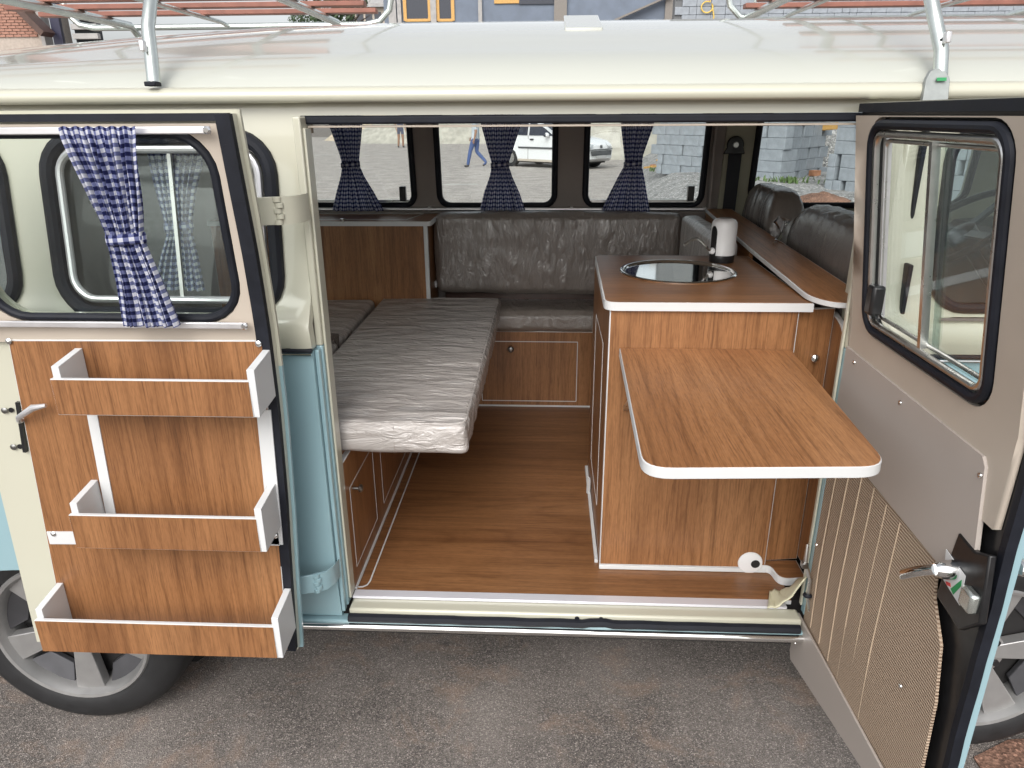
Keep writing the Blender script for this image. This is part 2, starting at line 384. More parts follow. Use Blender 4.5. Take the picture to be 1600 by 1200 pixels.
def inside(p, poly):
    x, y = p; c = False; j = len(poly)-1
    for i in range(len(poly)):
        xi, yi = poly[i]; xj, yj = poly[j]
        if (yi > y) != (yj > y) and x < (xj-xi)*(y-yi)/(yj-yi)+xi: c = not c
        j = i
    return c
def densify(poly, step):
    out = []
    for i in range(len(poly)):
        a, b = poly[i], poly[(i+1) % len(poly)]; d = math.hypot(b[0]-a[0], b[1]-a[1]); n = max(1, int(d/step))
        for k in range(n): out.append((a[0]+(b[0]-a[0])*k/n, a[1]+(b[1]-a[1])*k/n))
    return out
def panel(outline, holes, mapf, step=.08, vlev=None, both=True):
    """flat outline with holes, mapped to 3-D by mapf(u, v, side) with side 0/1 the two skins"""
    loops = [densify(outline, step)]+[densify(h, step) for h in holes]
    vs = []; es = []
    for lp in loops:
        o = len(vs); vs += [Vector(p) for p in lp]; es += [(o+i, o+(i+1) % len(lp)) for i in range(len(lp))]
    us = [p[0] for p in outline]; vv = [p[1] for p in outline]
    lev = vlev or [min(vv)+(max(vv)-min(vv))*i/max(1, int((max(vv)-min(vv))/step)) for i in range(1, max(1, int((max(vv)-min(vv))/step)))]
    nu = max(2, int((max(us)-min(us))/step))
    for i in range(1, nu):
        for lv in lev:
            p = (min(us)+(max(us)-min(us))*i/nu, lv)
            if inside(p, outline) and not any(inside(p, h) for h in holes):
                if all((Vector(p)-q).length > step*.3 for q in vs[:sum(len(l) for l in loops)]): vs.append(Vector(p))
    r = delaunay_2d_cdt(vs, es, [], 0, 1e-6)
    pv, fs = r[0], r[2]
    keep = []
    for f in fs:
        c = sum((pv[i] for i in f), Vector((0, 0)))/len(f)
        if inside(c, outline) and not any(inside(c, h) for h in holes): keep.append(tuple(f))
    mb = MB(); n = len(pv)
    mb.v = [Vector(mapf(p[0], p[1], 0)) for p in pv]+[Vector(mapf(p[0], p[1], 1)) for p in pv]
    cnt = {}
    for f in keep:
        for i in range(3):
            e = (f[i], f[(i+1) % 3]); k = tuple(sorted(e)); cnt.setdefault(k, []).append(e)
    mb.f = list(keep)+[tuple(i+n for i in reversed(f)) for f in keep]
    for k, e in cnt.items():
        if len(e) == 1: a, b = e[0]; mb.f.append((b, a, a+n, b+n))
    used = sorted({i for f in mb.f for i in f}); ix = {o: i for i, o in enumerate(used)}
    mb.v = [mb.v[i] for i in used]; mb.f = [tuple(ix[i] for i in f) for f in mb.f]
    return mb
def offset3(pts, d, nrm):
    """inset a planar 3-D polygon by d"""
    k = len(pts); out = []
    area = sum(((pts[i]-pts[0]).cross(pts[(i+1) % k]-pts[0]) for i in range(k)), Vector((0, 0, 0))).dot(nrm)
    sgn = 1 if area > 0 else -1
    for i in range(k):
        a = (pts[i]-pts[i-1]).normalized(); b = (pts[(i+1) % k]-pts[i]).normalized()
        na = nrm.cross(a)*sgn; nb = nrm.cross(b)*sgn; m = (na+nb); m = m.normalized() if m.length > 1e-6 else na
        out.append(pts[i]+m*d/max(.4, m.dot(na)))
    return out
def rpoly(pts, rad, n=6):
    pts = [Vector(p) for p in pts]; k = len(pts); out = []
    rad = rad if isinstance(rad, (list, tuple)) else [rad]*k
    for i in range(k):
        if rad[i] <= 0: out.append(pts[i]); continue
        a = (pts[i-1]-pts[i]); b = (pts[(i+1) % k]-pts[i]); r = min(rad[i], a.length*.49, b.length*.49)
        p0 = pts[i]+a.normalized()*r; p2 = pts[i]+b.normalized()*r
        for j in range(n+1):
            t = j/n; out.append(p0*(1-t)**2+pts[i]*2*t*(1-t)+p2*t*t)
    return out
def lam(name, pts, nrm, t, parent, wmat, inset=.003, edge=None, veneer='veneer', bevel=.001):
    """white-edged board: slab behind pts (thickness t along -nrm) and a thin wood face on top"""
    pts = [Vector(p) for p in pts]; nrm = Vector(nrm).normalized()
    sl_ = MB().prism(pts, -nrm*t).build(name, edge or white, parent, bevel=bevel, seg=1)
    MB().prism(offset3(pts, inset, nrm), nrm*.0012).build(veneer, wmat, sl_)
    return sl_
def line_strip(name, pts, nrm, wd, ht, parent, mat=None, closed=False):
    mb = MB(); pts = [Vector(p) for p in pts]
    for i in range(len(pts) if closed else len(pts)-1): mb.bar(pts[i], pts[(i+1) % len(pts)], wd, ht, nrm)
    return mb.build(name, mat or white, parent)
def cushion(name, x0, x1, y0, y1, z0, z1, mat, parent=None, r=.03, puff=.012, amp=.003, n=22, freq=(9, 22, 12), seed=0, fine=.016, cap=90):
    """rounded upholstered block with small random creases"""
    mb = MB(); c = Vector(((x0+x1)/2, (y0+y1)/2, (z0+z1)/2)); h = Vector(((x1-x0)/2, (y1-y0)/2, (z1-z0)/2))
    idx = {}
    def pt(q):
        k = tuple(round(a, 5) for a in q)
        if k in idx: return idx[k]
        p = Vector((q[0]*h.x, q[1]*h.y, q[2]*h.z))
        inn = Vector((max(-h.x+r, min(h.x-r, p.x)), max(-h.y+r, min(h.y-r, p.y)), max(-h.z+r, min(h.z-r, p.z))))
        d = p-inn
        if d.length > 1e-9: p = inn+d.normalized()*r; nn = d.normalized()
        else: nn = Vector((0, 0, 0))
        pu = (1-q[0]**2)*(1-q[1]**2)+(1-q[0]**2)*(1-q[2]**2)+(1-q[1]**2)*(1-q[2]**2)
        for ax in range(3):
            if abs(abs(q[ax])-1) < 1e-6: p[ax] += math.copysign(puff, q[ax])*min(1, pu*1.3)
        w_ = c+p
        if nn.length: p += nn*amp*(noise.noise(Vector((w_.x*freq[0]+seed, w_.y*freq[1], w_.z*freq[2])))*1.0+.6*noise.noise(Vector((w_.x*freq[0]*2.1, w_.y*freq[1]*2.3+seed, w_.z*freq[2]*2))))
        idx[k] = len(mb.v); mb.v.append(c+p); return idx[k]
    def div(L_): return max(6, min(cap, int(L_/fine)))
    def ticks(k, hh):
        e = r/hh; base = [-1, -1+e*.3, -1+e*.65, -1+e]; mid = [-1+e+(2-2*e)*i/k for i in range(1, k)]
        return base+mid+[1-e, 1-e*.65, 1-e*.3, 1]
    tk = [ticks(div(2*h[i]), h[i]) for i in range(3)]
    for ax in range(3):
        a, b = (ax+1) % 3, (ax+2) % 3
        for s_ in (-1, 1):
            for i in range(len(tk[a])-1):
                for j in range(len(tk[b])-1):
                    q = []
                    for (ii, jj) in ((i, j), (i+1, j), (i+1, j+1), (i, j+1)):
                        p = [0, 0, 0]; p[ax] = s_; p[a] = tk[a][ii]; p[b] = tk[b][jj]; q.append(pt(p))
                    if s_ < 0: q = q[::-1]
                    if len(set(q)) == 4: mb.f.append(tuple(q))
    return mb.build(name, mat, parent, smooth=True, ang=60)
def piping(name, x0, x1, y0, y1, z, r, mat, parent, rad=.004):
    pth = [(p[0], p[1], z) for p in rrect(x0, y0, x1, y1, r)]
    return MB().tube(pth, rad, 8, closed=True).build(name, mat, parent, smooth=True)
# ================================================================== THE SETTING
def grid_sheet(name, x0, x1, y0, y1, nx, ny, zf, mat):
    mb = MB()
    for j in range(ny+1):
        for i in range(nx+1):
            x = x0+(x1-x0)*i/nx; y = y0+(y1-y0)*j/ny; mb.v.append(V(x, y, zf(x, y)))
    for j in range(ny):
        for i in range(nx): a = j*(nx+1)+i; mb.f.append((a, a+1, a+nx+2, a+nx+1))
    return mb.build(name, mat, None, smooth=True, fix=False)
tag(grid_sheet('ground', -400, 400, -60, 700, 8, 8, lambda x, y: 0, asph), kind='structure')
tag(grid_sheet('street', -150, 150, 3.2, 60, 20, 20, lambda x, y: .004, street_m), kind='structure')
def lot_h(x, y):
    s = max(0, min(1, (y-4.5)/5.5)); e = max(0, min(1, (x-.6-.12*(y-8))/1.5)); s = s*s*(3-2*s); e = e*e*(3-2*e)
    return .0+.56*s*e*(1+.12*noise.noise(V(x*.8, y*.8, 0)))+.03*e*s*noise.noise(V(x*3, y*3, 1))-.02*(1-s*e)
tag(grid_sheet('gravel_lot', .2, 26, 4.2, 25, 90, 80, lot_h, gravel_m), kind='structure')
# bare red soil and an old concrete edge beside the front wheel
rs = []
for i in range(26):
    t = 2*math.pi*i/26; rr = 1+.18*noise.noise(V(math.cos(t)*1.7, math.sin(t)*1.7, 3)); rs.append(V(1.95+.85*rr*math.cos(t), -.12+.30*rr*math.sin(t), .006))
tag(MB().prism(rs, (0, 0, -.004)).build('soil_patch', redsoil), kind='structure')
tag(MB().prism([V(1.07, -.16, .011), V(1.16, -.06, .011), V(1.9, -.42, .011), V(1.9, -.56, .011)], (0, 0, -.009)).build('concrete_strip', concrete, bevel=.004), kind='structure')

# ================================================================== THE CAMPER VAN
W = 1.70
XR, XF, XL, XO = -2.2, 2.1, -.515, .665
van = thing('camper_van', (0, .85, 0), 'cream and pale blue camper van with both side doors open', 'van')
YS = [(.38, .03), (.41, .016), (.5, .004), (.6, 0), (1.136, 0), (1.142, -.002), (1.15, -.009), (1.18, -.013), (1.205, -.007), (1.222, .011), (1.235, .022), (1.26, .029), (1.64, .079), (1.68, .083)]
ys = lambda z: interp(YS, z)
LEV = [.46, .56, .7, .85, 1.0]
def arch(xc, half, top, zb, n=16):
    return [(xc+half*math.cos(math.pi*i/n), zb+(top-zb)*math.sin(math.pi*i/n)**.8) for i in range(n+1)]
XW0, XW1 = -1.2785, 1.1215
skin_r = lambda th: (lambda u, v, s: V(u, ys(v)+s*th, v))
lowrear = [(XR, .42), (XR, 1.136), (XL, 1.136), (XL, .42)]+arch(XW0, .37, .545, .42)
panel(lowrear, [], skin_r(.03), .07, LEV).build('rear_lower_side', blue, van, smooth=True, ang=50)
lowfront = [(XO+.035, .42), (XO+.035, 1.136), (XF, 1.136), (XF, .42)]+arch(XW1, .36, .645, .42)
panel(lowfront, [], skin_r(.03), .07, LEV).build('front_lower_side', blue, van, smooth=True, ang=50)
ULEV = [1.15, 1.165, 1.18, 1.193, 1.205, 1.213, 1.222, 1.235, 1.26, 1.35, 1.45, 1.55]
HW = rrect(-1.075, 1.213, -.578, 1.592, .085)
HQ = rrect(-1.78, 1.213, -1.168, 1.592, .085)
HC = rrect(.80, 1.232, 1.55, 1.6, .07)
up = [(XR, 1.14), (XL, 1.14), (XL, 1.624), (XO+.035, 1.624), (XO+.035, 1.14), (XF, 1.14), (XF, 1.664), (XR, 1.664)]
panel(up, [HW, HQ, HC], skin_r(.03), .05, ULEV).build('upper_side', cream, van, smooth=True, ang=50)
for x0, x1 in ((XR, XL), (XO+.035, XF)):
    MB().tube([(x0, -.002, 1.1385), (x1, -.002, 1.1385)], .0055, 8).build('belt_moulding', rubber, van, smooth=True)
    MB().tube([(x0, -.008, 1.131), (x1, -.008, 1.131)], .003, 8).build('belt_chrome', chrome, van, smooth=True)
def path_on(loop, f): return [f(u, v) for u, v in loop]
def shrink(u0, v0, u1, v1, r, d): return rrect(u0+d, v0+d, u1-d, v1-d, max(.01, r-d))
def window_set(root, args, f, slide=None, frame=True, seal_r=.0155, pane_mat=None, off=-.004):
    """seal > frame > pane on the right-hand body side; f maps (u, v, depth) to 3-D"""
    s = MB().tube(path_on(shrink(*args, .006), lambda u, v: f(u, v, off)), seal_r, 10, closed=True).build('window_seal', rubber, root, smooth=True)
    if frame:
        MB().tube(path_on(shrink(*args, .033), lambda u, v: f(u, v, off)), .0085, 10, closed=True).build('chrome_frame', alu, s, smooth=True)
    pm = panel(shrink(*args, .012), [], lambda u, v, sd: f(u, v, .006+sd*.004), .2); pm.build('pane', pane_mat or glass, s, smooth=True, ang=60)
    if slide is not None:
        u = slide; MB().bar(f(u, args[1]+.035, .0), f(u, args[3]-.035, .0), .008, .008, (0, 1, 0)).build('sliding_divider', steel, s)
    return s
fr = lambda u, v, d: V(u, ys(v)+d, v)
window_set(van, (-1.075, 1.213, -.578, 1.592, .085), fr, slide=-.80)
window_set(van, (-1.78, 1.213, -1.168, 1.592, .085), fr, frame=False)
window_set(van, (.80, 1.232, 1.55, 1.6, .07), fr, frame=False, seal_r=.011)
MB().bar(V(.815, -.004, 1.2215), V(1.55, -.004, 1.2215), .008, .006).build('cab_window_chrome', chrome, van)
# black slots and a seam on the pillar behind the open front leaf
for z0, z1 in ((1.40, 1.62), (1.17, 1.33)):
    MB().box(.742, .752, ys((z0+z1)/2)-.012, ys((z0+z1)/2)+.02, z0, z1).build('pillar_slot', rubber, van, bevel=.003)
# far (left-hand) side: painted skin and inner lining
LW = [(-1.03, 1.262, -.56, 1.645, .05), (-.458, 1.262, .03, 1.645, .05), (.152, 1.262, .637, 1.645, .05), (.83, 1.262, 1.70, 1.645, .07)]
holesL = [rrect(*a) for a in LW]
fullL = [(XR, .42), (XF, .42), (XF, 1.664), (XR, 1.664)]
panel(fullL, holesL, lambda u, v, s: V(u, W-ys(v)-s*.012, v), .09, LEV+ULEV).build('far_side', cream, van, smooth=True, ang=50)
yl = lambda z: W-max(.029, ys(z))-.045
linA = [(XR, .46), (.705, .46), (.705, 1.66), (XR, 1.66)]
panel(linA, holesL[:3], lambda u, v, s: V(u, yl(v)+s*.02, v), .09, [.7, 1.0, 1.24, 1.3, 1.45, 1.58]).build('far_lining', wallv, van, smooth=True, ang=50)
linB = [(.707, .46), (XF, .46), (XF, 1.66), (.707, 1.66)]
panel(linB, holesL[3:], lambda u, v, s: V(u, yl(v)+s*.02, v), .09, [.7, 1.0, 1.24, 1.3, 1.45, 1.58]).build('far_cab_lining', simple('cab_cream', (.40, .385, .29), .45, var=.03), van, smooth=True, ang=50)
fl = lambda u, v, d: V(u, yl(v)-d, v)
for i, a in enumerate(LW):
    s = MB().tube(path_on(shrink(*a, .003), lambda u, v: fl(u, v, .004)), .013, 10, closed=True).build('window_seal', rubber, van, smooth=True)
    panel(shrink(*a, .006), [], lambda u, v, sd: fl(u, v, -.018-sd*.004), .3).build('pane', glass, s)
    if i in (0, 2):
        MB().box(a[2]-.062, a[2]-.036, yl(1.3)-.028, yl(1.3)+.004, 1.285, 1.345).build('window_catch', plastic_b, s, bevel=.004)
        MB().bar(V(a[0]+.02, yl(1.28)-.006, 1.284), V(a[2]-.02, yl(1.28)-.006, 1.284), .012, .01).build('slide_track', steel, s)
MB().tube([(-1.2, yl(1.25)-.026, 1.252), (.66, yl(1.25)-.026, 1.252)], .0075, 10).build('far_curtain_rail', alu, van, smooth=True)
for px in (-.50, .10, .65):
    MB().box(px-.006, px+.006, yl(1.25)-.03, yl(1.25)+.004, 1.243, 1.262).build('rail_bracket', alu, van, bevel=.002)
# rear and front ends
panel(rrect(.03, .42, W-.03, 1.664, .06), [rrect(.35, 1.2, 1.35, 1.56, .08)], lambda u, v, s: V(XR+s*.03, u, v), .2).build('rear_end', blue, van)
panel(rrect(.345, 1.195, 1.355, 1.565, .08), [], lambda u, v, s: V(XR+.01+s*.004, u, v), .3).build('rear_pane', glass_t, van)
MB().box(XF-.02, XF+.02, .05, W-.05, .42, 1.2).build('front_end', blue, van, bevel=.01)
panel([(.1, 1.2), (W-.1, 1.2), (W-.14, 1.65), (.14, 1.65)], [], lambda u, v, s: V(XF-.0-(v-1.2)*.25+s*.005, u, v), .3).build('windscreen', glass, van)
for yy in (.10, W-.10):
    MB().bar(V(XF, yy, 1.19), V(XF-.12, yy+(.03 if yy < 1 else -.03), 1.66), .07, .05, (1, 0, 0)).build('screen_pillar', cream, van, bevel=.01)
# roof with its crease line
prof = [(.060, P(800, 147, 'y', .060).z), (.068, P(800, 136, 'y', .068).z), (.09, P(800, 118, 'y', .09).z), (.13, P(800, 98, 'y', .13).z), (.20, P(800, 79, 'y', .20).z-.0015),
        (.206, P(800, 78, 'y', .206).z-.002), (.28, P(800, 64, 'y', .28).z), (.38, P(800, 50, 'y', .38).z), (.50, P(800, 38, 'y', .50).z), (.62, P(800, 33, 'y', .62).z)]
ztop = prof[-1][1]+.012
prof += [(.74, prof[-1][1]+.008), (.85, ztop)]
half = prof; full = half+[(W-y, z) for y, z in reversed(half[:-1])]
xs_ = [-2.2, -2.1, -1.9, -1.6, -1.3, -1.0, -.7, -.4, 0, .4, .8, 1.2, 1.6, 1.9, 2.02, 2.08]
mb = MB()
for x in xs_:
    sag = (.035*((-.3-x)/.9)**2 if x < -.3 else 0)+(.10*((x-1.5)/.6)**2 if x > 1.5 else 0)
    for y, z in full:
        k = max(0, (z-1.665)/.2); mb.v.append(V(x, y, z-min(sag, .12)*k))
n = len(full)
for i in range(len(xs_)-1):
    for j in range(n-1): mb.f.append((i*n+j, (i+1)*n+j, (i+1)*n+j+1, i*n+j+1))
for i in (0, len(xs_)-1): mb.f.append(tuple(i*n+j for j in range(n)))
mb.f.append(tuple([i*n for i in range(len(xs_))]+[i*n+n-1 for i in reversed(range(len(xs_)))]))
roof = mb.build('roof', roofp, van, smooth=True, ang=22)
gp = [(.064, .020), (.054, .0185), (.045, .015), (.040, .009), (.038, .002), (.040, -.006), (.046, -.011), (.060, -.010), (.085, -.008), (.085, .022)]
for sgn in (0, 1):
    mb = MB()
    for x in (XR, XF):
        for y, dz in gp: mb.v.append(V(x, (W-y) if sgn else y, 1.659+dz))
    k = len(gp)
    for j in range(k): mb.f.append((j, (j+1) % k, k+(j+1) % k, k+j))
    mb.f += [tuple(range(k)), tuple(range(k, 2*k))]
    mb.build('gutter', cream, roof, smooth=True, ang=50)
zc_ = P(918, 40, 'y', .5).z
MB().prism([V(.035, .40, P(900, 49, 'y', .40).z), V(.125, .40, P(900, 49, 'y', .40).z), V(.125, .60, P(900, 33, 'y', .6).z+.006), V(.035, .60, P(900, 33, 'y', .6).z+.006)], (0, 0, .008)).build('roof_flap', roofp, roof, bevel=.003)
MB().box(XR+.05, XF-.3, .09, W-.09, 1.655, 1.664).build('head_lining', simple('pale_lining', (.5, .45, .38), .8, var=.03), van)
# door opening: header rubber, jambs, threshold
MB().box(XL+.012, XO-.004, .066, .092, 1.6065, 1.6235).build('header_seal', rubber, van, bevel=.004)
MB().box(XL+.015, XO-.006, .072, .10, 1.600, 1.6045).build('header_lip', beige, van, bevel=.001)
MB().box(XL-.002, XL+.014, .0305, .10, 1.14, 1.622).build('jamb', cream, van, bevel=.003)
MB().box(XL-.002, XL+.014, .0305, .075, .44, 1.14).build('jamb', blue, van, bevel=.003)
MB().box(XL+.0005, XL+.010, .012, .0305, .435, 1.135).build('jamb_flange', blue, van, bevel=.002)
MB().box(XL+.014, XL+.020, .040, .078, .455, 1.60).build('jamb_trim', cream, van, bevel=.002)
MB().box(XO-.012, XO+.034, .036, .06, 1.14, 1.622).build('front_jamb', cream, van, bevel=.003)
MB().box(XO+.047, XO+.08, .062, .245, .46, 1.625).build('pillar_lining', cream, van, bevel=.01)
MB().box(XO-.012, XO+.034, .036, .06, .44, 1.14).build('front_jamb', blue, van, bevel=.003)
MB().box(XO-.018, XO-.0125, .05, .062, .46, 1.60).build('front_jamb_flange', cream, van, bevel=.002)
MB().box(XL+.02, XO-.024, .008, .055, .40, .447).build('threshold', cream, van, bevel=.006)
MB().box(XL+.02, XO-.05, .048, .078, .4475, .4555).build('threshold_strip', simple('white_aluminium', (.72, .72, .77), .3, metal=.3, var=.02), van, bevel=.002)
mb = MB(); pth = []
for i in range(60):
    x = XL+.02+(XO-.03-XL-.02)*i/59; pth.append((x, .002, .425+.0018*noise.noise(V(x*14, 0, 0))+(.004 if abs(x-.13) < .03 else 0)))
mb.tube(pth, .0115, 8).build('threshold_seal', rubber, van, smooth=True)
for xx in (.085, .145): MB().lathe([(.006, 0), (.006, .002)], (xx, .0075, .436), (0, -1, 0), 12).build('screw_hole', rubber, van)
MB().box(-.95, XO+.02, .001, .03, .395, .4165).build('sill', blue, van, bevel=.003)
MB().tube([(-.95, -.002, .4005), (XO-.02, -.002, .4005)], .0105, 12).build('sill_moulding', chrome, van, smooth=True)
# peeling cream mastic in the lower front corner
mb = MB(); nn = 9
for i in range(nn+1):
    for j in range(nn+1):
        a = i/nn; b = j/nn; x = .645-.085*(1-a)*(1-b*.3); z = .462+.10*a**2.2*(1-b)**.6; y = .03+.075*b
        mb.v.append(V(x, y, z+.004*math.sin(a*17+b*4)))
for i in range(nn):
    for j in range(nn): q = i*(nn+1)+j; mb.f.append((q, q+1, q+nn+2, q+nn+1))
o = mb.build('corner_mastic', simple('cream_mastic', (.62, .60, .43), .6, var=.06), van, smooth=True); md = o.modifiers.new('solid', 'SOLIDIFY'); md.thickness = .003
# floor
lam('floor_board', [V(XL+.02, .078, .4525), V(XO-.03, .078, .4525), V(XO-.03, 1.6, .4525), V(XL+.02, 1.6, .4525)], (0, 0, 1), .012, van, wood_x, .001)
lnp = [V(-.495, .088, .4545), V(-.478, .090, .4545), V(-.468, .098, .4545), V(-.464, .115, .4545), V(-.464, 1.35, .4545)]
line_strip('floor_inlay', lnp, (0, 0, 1), .004, .0012, van)
MB().box(XR+.05, XF-.05, .10, W-.1, .30, .438).build('underbody', dark, van)
MB().box(XR+.03, XL-.03, .10, .115, .43, 1.2).build('rear_inner_lining', darkv, van)
# wheels
def wheel(xc, front):
    R0 = .31; yo = .055
    t = bpy.data.objects.new('wheel', None); COL.objects.link(t); t.parent = van; t.location = V(xc, .12, .31)-wloc(van)
    prof = [(.206, .0), (.217, -.010), (.235, -.016), (.270, -.013), (.295, .002), (.305, .022), (.31, .05), (.31, .16), (.30, .19), (.28, .2), (.212, .2)]
    MB().lathe(prof, (xc, yo, R0), (0, 1, 0), 64, closed=True).build('tyre', tyre_m, t, smooth=True, ang=40)
    rimo = MB().lathe([(.218, -.008), (.213, -.015), (.205, -.013), (.201, -.004), (.194, .012), (.188, .06), (.186, .17), (.20, .17), (.214, .15), (.216, .0)], (xc, yo, R0), (0, 1, 0), 64, closed=True)
    rimo.build('rim', rim_face, t, smooth=True, ang=30)
    rot0 = R(10) if front else R(-88)
    def pt(r, a, y): return V(xc+r*math.cos(a), yo+y, R0+r*math.sin(a))
    for k in range(5):
        a = rot0+2*math.pi*k/5; mb = MB()
        hw = lambda r: (.021+(r-.05)*.135)
        ring = []
        for r in (.040, .08, .12, .16, .2025): ring.append((r, hw(r)/r))
        front_p = [pt(r, a-da, .004+.010*(1-r/.215)) for r, da in ring]+[pt(r, a+da, .004+.010*(1-r/.215)) for r, da in reversed(ring)]
        mb.prism(front_p, (0, .03, 0)); mb.build('spoke', rim_face, t, bevel=.002)
        # stepped grey pocket floor between spokes, out by the rim
        a2 = a+math.pi/5; mb = MB(); ds = .32
        mb.prism([pt(.200, a2-.36, .016), pt(.203, a2, .016), pt(.200, a2+.36, .016), pt(.15, a2+.24, .038), pt(.15, a2-.24, .038)], (0, .014, 0)); mb.build('pocket', rim_dark, t, bevel=.002)
        MB().lathe([(.009, 0), (.009, .012)], pt(.055, a+math.pi/5, -.0005+.006), (0, 1, 0), 12).build('lug_hole', blackm, t)
    MB().lathe([(.001, 0), (.022, .001), (.026, .004), (.07, .012), (.072, .035)], (xc, yo+.004, R0), (0, 1, 0), 40).build('hub', rim_face, t, smooth=True)
    MB().lathe([(.02, .06), (.184, .06), (.184, .07), (.02, .07)], (xc, yo, R0), (0, 1, 0), 40, closed=True).build('brake_drum', dark, t)
    MB().lathe([(.1, .0), (.36, .0), (.36, .004), (.1, .004)], (xc, .30, R0), (0, 1, 0), 24, closed=True).build('wheel_well', dark, t)
    if front: MB().tube([pt(.188, a0, .03) for a0 in (R(128), R(131))]+[pt(.182, R(131), -.004)], .004, 8).build('valve', ropem, t, smooth=True)
wheel(XW0, False); wheel(XW1, True)
for xc in (XW0, XW1):
    MB().lathe([(.15, 0), (.30, 0), (.31, .03), (.31, .15), (.3, .18), (.15, .18)], (xc, W-.22, .31), (0, 1, 0), 40, closed=True).build('far_tyre', tyre_m, van, smooth=True)
# wheel housings
for xc in (XW0, XW1):
    mb = MB(); pr = []
    for i in range(17):
        a = math.pi*i/16; pr.append((xc+.40*math.cos(a), .31+.36*math.sin(a)))
    for y in (.032, .32):
        for u, v in pr: mb.v.append(V(u, y, v))
    for i in range(16): mb.f.append((i, i+1, 18+i, 17+i))
    mb.build('wheel_housing', dark, van)

# ------------------------------------------------------------------ rear leaf of the side door, folded back
lean = lambda z: .045*max(0, (z-1.2)/.43)
YI = -.130
d1 = bpy.data.objects.new('side_door', None); COL.objects.link(d1); d1.parent = van; d1.location = V(-.55, -.1, .43)-wloc(van); d1['label'] = 'rear side door leaf folded flat against the body'
q = lambda px, py, y=YI: (P(px, py, 'y', y).x, P(px, py, 'y', y).z)
EDG = sorted((P(px, py, 'y', YI-ln).z, P(px, py, 'y', YI-ln).x) for px, py, ln in ((363, 184, .045), (404, 400, .02), (428, 556, 0), (438, 640, 0), (450, 775, 0), (455, 860, 0), (465, 1014, 0)))
xe = lambda z: interp(EDG, z)
tr_, br_ = (xe(1.628), 1.628), (xe(.44), .44)
DL = [(-1.225, .432)]+[(xe(z_), z_) for z_ in (.432, .62, .80, .95, 1.06, 1.14, 1.3, 1.45, 1.628)]+[ (-1.16, 1.628), (-1.20, 1.14)]
wr = q(371, 495, YI-.005); wt = q(332, 214, YI-.045)
DWIN = (-1.105, q(200, 496, YI-.005)[1], wr[0]+.014, 1.598, .075)
def dmap(u, v, d): return V(u, YI-lean(v)+d, v)
panel(DL, [rrect(*DWIN)], lambda u, v, s: dmap(u, v, .002+s*.016), .08, [.6, .8, 1.0, 1.2, 1.25, 1.4, 1.55]).build('door_frame', cream, d1, smooth=True, ang=40)
utrim = [(-1.16, 1.196)]+[(xe(z_)-.026, z_) for z_ in (1.196, 1.3, 1.45, 1.612)]+[(-1.14, 1.612)]
o = panel(utrim, [shrink(*DWIN, -.008)], lambda u, v, s: dmap(u, v, -.010+s*.011), .06, [1.22, 1.3, 1.4, 1.5]).build('upper_trim', beige, d1, smooth=True, ang=40)
def outset(poly, d):
    p3 = [V(a, 0, b) for a, b in poly]; return [(p.x, p.z) for p in offset3(p3, -d, V(0, -1, 0))]
so_ = outset(DL, .007)
lo_sk = [so_[0]]+so_[1:6]+[(so_[6][0], 1.14), (so_[11][0], 1.14)]
up_sk = [(so_[11][0], 1.1405), (so_[6][0], 1.1405)]+so_[7:11]
panel(lo_sk, [], lambda u, v, s: dmap(u, v, .0185+s*.008), .1).build('outer_skin', blue, d1)
panel(up_sk, [shrink(*DWIN, .004)], lambda u, v, s: dmap(u, v, .0185+s*.008), .06, [1.2, 1.25, 1.4, 1.55]).build('outer_skin', cream, d1, smooth=True)
def dbar(name, a, b, wd, dp, mat):
    (u0, v0), (u1, v1) = a, b; k = 10; mb = MB(); pts = [dmap(u0+(u1-u0)*i/k, v0+(v1-v0)*i/k, -.004) for i in range(k+1)]
    mb.tube(pts, wd, 8); return mb.build(name, mat, d1, smooth=True)
line_strip('edge_seal', [dmap(-1.15, 1.6225, -.004), dmap(tr_[0]-.004, 1.6225, -.004)], (0, 0, 1), .016, .013, d1, rubber)
mb = MB(); kk = 24; z0_, z1_ = .44, 1.627
for i in range(kk):
    def at_(t):
        z = z0_+(z1_-z0_)*t; return dmap(xe(z)-.013, z, -.006+.002*noise.noise(V(z*9, 0, 0)))
    mb.bar(at_(i/kk), at_((i+1)/kk), .026, .016, (0, -1, 0))
mb.build('edge_seal', rubber, d1, smooth=True, ang=60)
MB().tube(path_on(shrink(*DWIN, .002), lambda u, v: dmap(u, v, -.006)), .0085, 10, closed=True).build('window_seal', rubber, d1, smooth=True)
panel(shrink(*DWIN, .004), [], lambda u, v, s: dmap(u, v, .006+s*.004), .3).build('pane', glass, d1)
zt0 = P(200, 204, 'y', YI-.07).z; zb0 = P(200, 508, 'y', YI-.03).z
for nm, z, x1, yy in (('curtain_rod', zt0, P(328, 206, 'y', YI-.07).x, YI-.067), ('curtain_rod', zb0, P(386, 510, 'y', YI-.03).x, YI-.028)):
    rd = MB().bar(V(-1.125, yy, z), V(x1, yy, z), .007, .013).build(nm, alu, d1, bevel=.002)
    for xe in (x1-.004, -1.105): MB().lathe([(.006, 0), (.007, .003), (.004, .006)], (xe, yy-.003, z), (0, -1, 0), 14).build('rod_screw', chrome, rd, smooth=True)
